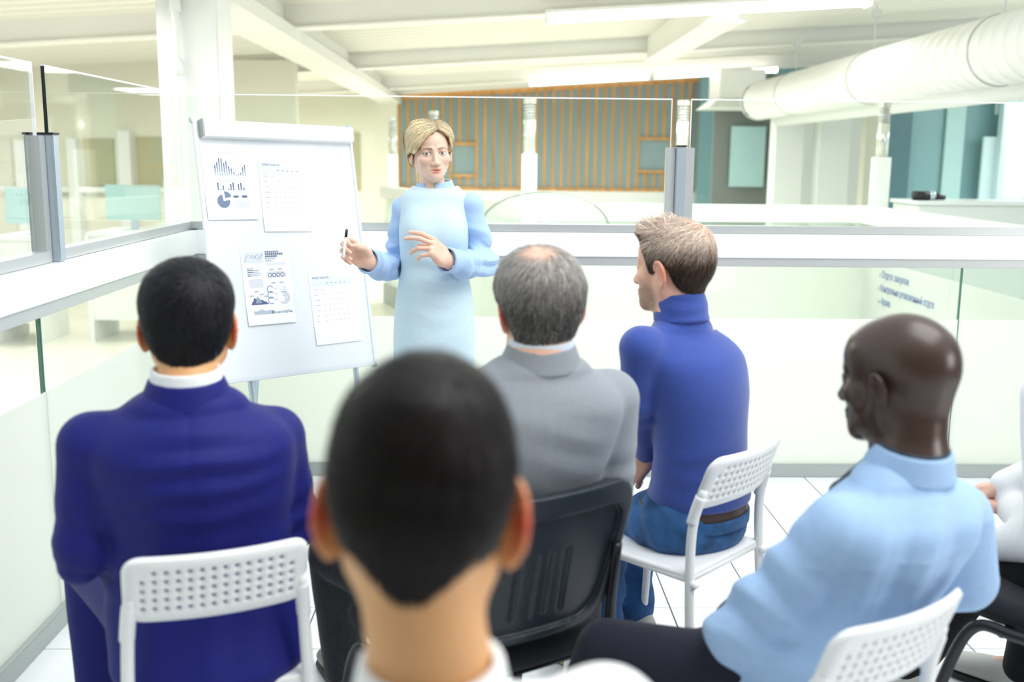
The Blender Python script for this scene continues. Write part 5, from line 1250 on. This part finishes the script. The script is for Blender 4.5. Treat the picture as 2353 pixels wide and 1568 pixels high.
def draw_bars(p, W, Hh):
    X = lambda t: -W/2+W*t; Yv = lambda t: Hh/2-Hh*t
    p.q(1, X(.32), Yv(.118), X(.66), Yv(.111)); p.q(0, X(.42), Yv(.146), X(.60), Yv(.141))
    hs = [.135, .175, .222, .226, .164, .193, .125, .095, .045, .014, .022, .042, .117, .147]
    for i, v in enumerate(hs):
        x = .235+i*.0455
        for k in range(4): p.q((4, 3, 2, 1)[k], X(x), Yv(.415-v*(1-k*.25)+v*.25), X(x+.021), Yv(.415-v*(1-k*.25)))
    p.line(2, [(X(.24), Yv(.30)), (X(.38), Yv(.34)), (X(.50), Yv(.40)), (X(.585), Yv(.24)), (X(.66), Yv(.25)), (X(.70), Yv(.30)), (X(.80), Yv(.26))], 0.0008)
    for i in range(14): p.q(1, X(.245+i*.0455), Yv(.436), X(.255+i*.0455), Yv(.430))
    p.q(1, X(.30), Yv(.486), X(.74), Yv(.481))
    for x, v in ((.255, .10), (.308, .012), (.356, .06), (.46, .022), (.508, .082), (.556, .104), (.66, .085), (.71, .102), (.765, .036)): 
        p.q(4, X(x), Yv(.608-v*.5), X(x+.026), Yv(.608-v)); p.q(3, X(x), Yv(.608), X(x+.026), Yv(.608-v*.5))
    cx, cy, r = X(.345), Yv(.755), W*.125
    p.pie(3, cx, cy, r, math.radians(98), math.radians(372)); p.pie(3, cx+.008, cy+.012, r, math.radians(12), math.radians(96)); p.q(0, cx-.02, cy-.02, cx+.02, cy-.017)
    for x in (.60, .77):
        p.poly(4, [(X(x)+W*.06*math.cos(a), Yv(.694)+W*.020*math.sin(a)) for a in np.linspace(0, 6.28, 24)]); p.poly(2 if x < .7 else 3, [(X(x)+W*.06*math.cos(a), Yv(.688)+W*.022*math.sin(a)) for a in np.linspace(0, 6.28, 24)])
    for i in range(9): p.q(1, X(.54), Yv(.757+i*.0115), X(.85 if i < 8 else .64), Yv(.7535+i*.0115))
    p.q(1, X(.11), Yv(.966), X(.48), Yv(.962)); p.q(1, X(.47), Yv(.644), X(.58), Yv(.639)); p.q(1, X(.60), Yv(.644), X(.80), Yv(.639))
def draw_table(p, W, Hh):
    X = lambda t: -W/2+W*t; Yv = lambda t: Hh/2-Hh*t
    p.q(0, X(.06), Yv(.20), X(.96), Yv(.05)); 
    for i in range(5): p.q(3, X(.37+i*.098), Yv(.158), X(.412+i*.098), Yv(.149))
    for r in range(7):
        y = .235+r*.073
        p.q(2, X(.09), Yv(y+.004), X(.09+(.08, .06, .10, .11, .08, .05, .04)[r]), Yv(y-.003))
        if r == 0: p.q(1, X(.24), Yv(y+.004), X(.31), Yv(y-.003)); continue
        for i in range(6): p.q(2, X(.28+i*.098), Yv(y+.003), X(.312+i*.098), Yv(y-.003))
def draw_info(p, W, Hh):
    X = lambda t: -W/2+W*t; Yv = lambda t: Hh/2-Hh*t
    p.q(0, X(.06), Yv(.165), X(.46), Yv(.03))
    for ink, ys in ((4, (.155, .085, .07, .10, .115, .08, .07, .11, .06, .075, .12, .10, .05)), (3, (.16, .11, .085, .065, .08, .105, .12, .09, .125, .14, .10, .06, .055))): p.line(ink, [(X(.065+i*.032), Yv(y)) for i, y in enumerate(ys)], 0.0012)
    p.q(1, X(.06), Yv(.168), X(.46), Yv(.165))
    for r, (n, ink) in enumerate(((7, 3), (9, 4), (6, 4), (5, 1), (3, 1))):
        for i in range(n): p.q(ink, X(.50+i*.042), Yv(.045+r*.03), X(.535+i*.042), Yv(.021+r*.03))
    p.q(0, X(.50), Yv(.215), X(.92), Yv(.18))
    for i, (a, b) in enumerate(((.03, .13), (.10, .24), (.12, .24), (.03, .28), (.07, .24))): p.q(2, X(.10+a), Yv(.252+i*.024), X(.10+b), Yv(.244+i*.024)); p.q(5, X(.10), Yv(.252+i*.024), X(.10+a), Yv(.243+i*.024))
    for i in range(9): p.q(1, X(.11), Yv(.400+i*.0125), X(.40), Yv(.396+i*.0125))
    for i in range(4): p.arc(3, X(.555+i*.09), Yv(.345), .007, .004, 0, 6.28); p.arc(1, X(.555+i*.09), Yv(.345), .013, .002, -1, 2.5)
    for x, y in ((.56, .26), (.74, .26), (.57, .44), (.74, .44), (.20, .545), (.30, .585), (.09, .60), (.39, .615)): p.q(1, X(x), Yv(y+.022), X(x+.085), Yv(y))
    for i in range(3):
        p.arc(2, X(.53), Yv(.535+i*.075), .013, .004, 0.5, 5.5)
        p.q(2, X(.60), Yv(.525+i*.075), X(.67), Yv(.521+i*.075)); p.q(1, X(.60), Yv(.538+i*.075), X(.68), Yv(.534+i*.075))
    for i in range(4): p.q(3, X(.74), Yv(.506+i*.023), X(.76), Yv(.502+i*.023)); p.q(1, X(.79), Yv(.506+i*.023), X(.87), Yv(.500+i*.023))
    for k in range(4): p.arc(2, X(.80), Yv(.655), .024-.0055*k, .0022, -2.4+.4*k, 1.9)
    p.poly(2, [(X(.20), Yv(.715)), (X(.235), Yv(.625)), (X(.25), Yv(.625)), (X(.31), Yv(.67)), (X(.34), Yv(.715))])
    p.poly(4, [(X(.115), Yv(.73)), (X(.125), Yv(.695)), (X(.15), Yv(.685)), (X(.18), Yv(.635)), (X(.22), Yv(.655)), (X(.26), Yv(.682)), (X(.33), Yv(.668)), (X(.40), Yv(.695)), (X(.43), Yv(.70)), (X(.46), Yv(.73))]); p.q(3, X(.115), Yv(.732), X(.46), Yv(.712))
    p.poly(1, [(X(.14), Yv(.865)), (X(.14), Yv(.815)), (X(.22), Yv(.82)), (X(.30), Yv(.79)), (X(.38), Yv(.82)), (X(.48), Yv(.81)), (X(.56), Yv(.835)), (X(.66), Yv(.84)), (X(.76), Yv(.83)), (X(.88), Yv(.825)), (X(.93), Yv(.838)), (X(.93), Yv(.858)), (X(.5), Yv(.865))])
    for x, v, w in ((.215, .05, .008), (.355, .04, .04), (.505, .045, .05), (.645, .025, .03), (.79, .02, .04), (.89, .02, .045)): p.q(3, X(x), Yv(.864), X(x+w), Yv(.864-v))
sheet([(460, 330), (577, 334), (590, 505), (475, 506)], 'chart sheet with bar graphs and a pie at the top corner', draw_bars)
sheet([(591, 364), (704, 372), (716, 531), (608, 534)], 'faint table sheet in the upper middle of the flip chart', draw_table)
sheet([(553, 577), (662, 571), (679, 741), (568, 749)], 'infographic sheet with squares and mountain chart in the lower middle', draw_info, 0.006)
sheet([(708, 629), (810, 621), (829, 783), (726, 794)], 'faint table sheet near the lower corner under the shadow of the hand', draw_table)

# ------------------------------------------------------------------ chairs
M['chairwhite'] = mat('white_chair_plastic', srgb(240, 243, 245), 0.35); M['chairtube'] = mat('white_powder_coat', srgb(238, 241, 243), 0.3)
M['blackplastic'] = mat('black_chair_shell', srgb(38, 46, 56), 0.38, bump=(500, 0.12, (1, 1, 1), 0.0008)); M['blacktube'] = mat('black_tube', srgb(22, 25, 32), 0.35); M['blackcloth'] = fabric('black_seat_cloth', srgb(34, 36, 44), 0.9, 0.1)
def perforated_panel():
    nx, ny = 14, 5; cw, ch = 0.0214, 0.0205; bx, by = nx*cw/2, ny*ch/2
    W2, H2, rad = 0.174, 0.076, 0.036
    verts = []; faces = []; idx = {}
    def vtx(x, y):
        k = (round(x, 5), round(y, 5))
        if k not in idx: idx[k] = len(verts); verts.append((x, y))
        return idx[k]
    for i in range(nx):
        for j in range(ny):
            cx, cy = -bx+cw*(i+0.5), -by+ch*(j+0.5); hx, hy = cw/2, ch/2
            outer = [(cx-hx, cy-hy), (cx, cy-hy), (cx+hx, cy-hy), (cx+hx, cy), (cx+hx, cy+hy), (cx, cy+hy), (cx-hx, cy+hy), (cx-hx, cy)]
            o = [vtx(*p) for p in outer]
            if j == ny-1 and i in (0, nx-1): faces.append(tuple(o)); continue
            r = 0.0056; a0 = math.radians(225)
            inn = [vtx(cx+r*math.cos(a0+k*math.pi/4), cy+r*math.sin(a0+k*math.pi/4)) for k in range(8)]
            for k in range(8): faces.append((o[k], o[(k+1) % 8], inn[(k+1) % 8], inn[k]))
    # border ring between the hole field and the rounded outline
    per = [(-bx+cw*i/2, -by) for i in range(2*nx)]+[(bx, -by+ch*j/2) for j in range(2*ny)]+[(bx-cw*i/2, by) for i in range(2*nx)]+[(-bx, by-ch*j/2) for j in range(2*ny)]
    def outl(x, y):
        sx, sy = x/bx, y/by; X, Yy = sx*W2, sy*H2
        ax, ay = abs(X)-(W2-rad), abs(Yy)-(H2-rad)
        if ax > 0 and ay > 0:
            m = max(ax, ay); l = math.hypot(ax, ay); X = math.copysign(W2-rad+ax/l*m, X); Yy = math.copysign(H2-rad+ay/l*m, Yy)
        return X, Yy
    inn = [vtx(*p) for p in per]; ring1 = []; ring2 = []
    for (x, y) in per:
        X, Yy = outl(x, y); verts.append(((x+X*2)/3, (y+Yy*2)/3)); ring1.append(len(verts)-1); verts.append((X, Yy)); ring2.append(len(verts)-1)
    n = len(per)
    for k in range(n): faces.append((inn[(k+1) % n], inn[k], ring1[k], ring1[(k+1) % n])); faces.append((ring1[(k+1) % n], ring1[k], ring2[k], ring2[(k+1) % n]))
    out = []
    edge = set(ring2)
    for i, (x, y) in enumerate(verts):
        t = (y+H2)/(2*H2); yb = -0.195-0.055*t-0.030*(1-(x/W2)**2); z = 0.618+y+H2
        out.append((x, yb+(0.012 if i in edge else 0.0), z))
    me = bpy.data.meshes.new('backrest'); me.from_pydata(out, [], faces); me.update()
    bm = bmesh.new(); bm.from_mesh(me); bmesh.ops.recalc_face_normals(bm, faces=bm.faces); bmesh.ops.solidify(bm, geom=bm.faces[:], thickness=0.007); bm.to_mesh(me); bm.free()
    return me
def white_chair():
    root = empty('perforated_chair')
    link('backrest', perforated_panel(), M['chairwhite'], root, True)
    for sx in (-1, 1):
        MB().tube(smooth_path([(sx*0.195, -0.235, 0.0), (sx*0.182, -0.205, 0.25), (sx*0.174, -0.190, 0.45), (sx*0.168, -0.190, 0.58), (sx*0.160, -0.212, 0.68)], 6), 0.0125, 12).build('rear_leg', M['chairtube'], root, True)
        MB().tube(smooth_path([(sx*0.186, 0.205, 0.0), (sx*0.175, 0.185, 0.25), (sx*0.166, 0.165, 0.435)], 6), 0.0115, 12).build('front_leg', M['chairtube'], root, True)
        MB().tube([(sx*0.174, -0.192, 0.434), (sx*0.170, 0.0, 0.436), (sx*0.168, 0.165, 0.436)], 0.0085, 10).build('side_rail', M['chairtube'], root, True)
        MB().tube(smooth_path([(sx*0.169, -0.187, 0.585), (sx*0.166, -0.195, 0.62), (sx*0.162, -0.207, 0.66)], 5), [0.0148]*11, 12).build('back_sleeve', M['chairwhite'], root, True)
        MB().tube([(sx*0.184, -0.203, 0.425), (sx*0.164, -0.203, 0.425)], 0.012, 10).build('bolt_cap', M['chairwhite'], root, True)
    MB().tube([(-0.168, 0.150, 0.432), (0.168, 0.150, 0.432)], 0.008, 10).build('front_rail', M['chairtube'], root, True); MB().tube([(-0.170, -0.185, 0.432), (0.170, -0.185, 0.432)], 0.008, 10).build('rear_rail', M['chairtube'], root, True)
    S = SDF(); S.box((0, 0.0, 0.442), (0.180, 0.190, 0.010), None, 0.009, 0.01); S.disp.append(lambda P: 0.0+0.010*np.exp(-((P[:, 0]/0.12)**2+((P[:, 1])/0.12)**2))*np.sign(P[:, 2]-0.442)*1.0)
    v, q = polygonise(S, 0.006); link('seat', np_mesh('seat', v, q), M['chairwhite'], root)
    return root
wc = white_chair()
for i, (x, y, a, lab) in enumerate([(-0.600, 2.100, 21, 'white perforated chair carrying the man in navy, nearest to the left railing'), (0.500, 2.760, 46, 'white perforated chair under the man in the blue roll-neck'),
                                    (0.562, 1.815, 33, 'white perforated chair under the bald man, cut by the bottom edge'), (-0.03, 0.93, 2, 'white chair under the blurred man nearest the camera, below the frame')]):
    c = wc if i == 0 else copy_tree(wc)
    c.location = (x, y, 0); c.rotation_euler = (0, 0, math.radians(a)); tag(c, lab, 'chair', 'white perforated chairs of the audience')
def black_chair():
    root = empty('conference_chair')
    # shell: curved plate with a raised rim, recessed field and slots
    S = SDF()
    W2, z0, z1 = 0.235, 0.505, 0.835
    cx = lambda z: -0.215-0.22*(z-z0)
    def shell(off0, off1, w2, za, zb, r):
        def fn(P):
            x, y, z = P[:, 0], P[:, 1], P[:, 2]
            yc = cx(z)+0.75*x*x; d = np.abs(y-yc-(off0+off1)/2)-(off1-off0)/2
            wz = w2-0.05*np.clip((zb-z)/(zb-za), 0, 1)**1.5
            qx = np.abs(x)-(wz-r); qz = np.abs(z-(za+zb)/2)-((zb-za)/2-r); dr = np.sqrt(np.maximum(qx, 0)**2+np.maximum(qz, 0)**2)+np.minimum(np.maximum(qx, qz), 0)-r
            return np.minimum(np.maximum(d, dr), 0)+np.sqrt(np.maximum(d, 0)**2+np.maximum(dr, 0)**2)-0.003
        return fn
    S._add('u', shell(-0.018, 0.000, W2, z0, z1, 0.07), (0, -0.25, 0.67), (0.26, 0.12, 0.19), 0.002)
    S._add('sub', shell(-0.030, -0.010, W2-0.030, z0+0.02, z1-0.052, 0.05), (0, -0.25, 0.67), (0.26, 0.12, 0.19), 0.004)
    for (xa, za, zb) in [(x, 0.56, 0.70) for x in (-0.06, -0.02, 0.02, 0.06)]:
        def slot(P, xa=xa, za=za, zb=zb):
            x, y, z = P[:, 0]-xa, P[:, 1], np.clip(P[:, 2], za, zb); yc = cx(P[:, 2])+0.75*P[:, 0]**2-0.010
            return np.sqrt(x*x+(y-yc)**2*0.6+(P[:, 2]-z)**2)-0.007
        S._add('sub', slot, (xa, -0.25, 0.63), (0.02, 0.06, 0.10), 0.003)
    def field(P):
        x, z = P[:, 0], P[:, 2]-0.63; qx = np.abs(x)-0.085; qz = np.abs(z)-0.095; dr = np.sqrt(np.maximum(qx, 0)**2+np.maximum(qz, 0)**2)+np.minimum(np.maximum(qx, qz), 0)
        return np.sqrt(np.abs(np.abs(dr)-0.004)**2+(P[:, 1]-(cx(P[:, 2])+0.75*x*x-0.010))**2)-0.0025
    S._add('sub', field, (0, -0.25, 0.63), (0.12, 0.08, 0.12), 0.002)
    v, q = polygonise(S, 0.0038); link('back_shell', np_mesh('back_shell', v, q), M['blackplastic'], root)
    P = SDF(); P._add('u', shell(0.002, 0.030, W2-0.008, z0+0.01, z1-0.01, 0.06), (0, -0.22, 0.67), (0.26, 0.12, 0.19), 0.002); v, q = polygonise(P, 0.008); link('back_cushion', np_mesh('back_cushion', v, q), M['blackcloth'], root)
    S = SDF(); S.box((0, 0.02, 0.435), (0.235, 0.215, 0.030), None, 0.028, 0.02); v, q = polygonise(S, 0.008); link('seat', np_mesh('seat', v, q), M['blackcloth'], root)
    box('seat_pan', (-0.21, -0.18, 0.395), (0.21, 0.21, 0.410), M['blackplastic'], root, 0.006)
    for sx in (-1, 1):
        MB().tube(smooth_path([(sx*0.255, -0.26, 0.0), (sx*0.247, -0.20, 0.22), (sx*0.240, -0.12, 0.385), (sx*0.240, 0.05, 0.395), (sx*0.240, 0.15, 0.375), (sx*0.247, 0.21, 0.22), (sx*0.255, 0.255, 0.0)], 7), 0.0145, 12).build('side_frame', M['blacktube'], root, True)
        MB().tube(smooth_path([(sx*0.215, -0.10, 0.400), (sx*0.215, -0.195, 0.430), (sx*0.205, -0.222, 0.55), (sx*0.200, -0.245, 0.68)], 6), 0.012, 12).build('back_bracket', M['blacktube'], root, True)
        MB().tube([(sx*0.262, -0.13, 0.36), (sx*0.225, -0.13, 0.36)], 0.016, 12).build('stacking_bumper', M['blacktube'], root, True)
    MB().tube([(-0.24, 0.08, 0.388), (0.24, 0.08, 0.388)], 0.012, 10).build('cross_tube', M['blacktube'], root, True); MB().tube([(-0.24, -0.08, 0.388), (0.24, -0.08, 0.388)], 0.012, 10).build('cross_tube', M['blacktube'], root, True)
    return root
bc = black_chair()
for i, (x, y, a, lab) in enumerate([(-0.02, 2.235, 31, 'black plastic conference chair under the older man in grey'), (1.47, 2.37, 35, 'black cushioned chair with tubular frame at the right edge')]):
    c = bc if i == 0 else copy_tree(bc); c.location = (x, y, 0); c.rotation_euler = (0, 0, math.radians(a)); tag(c, lab, 'chair', 'black conference chairs of the audience')
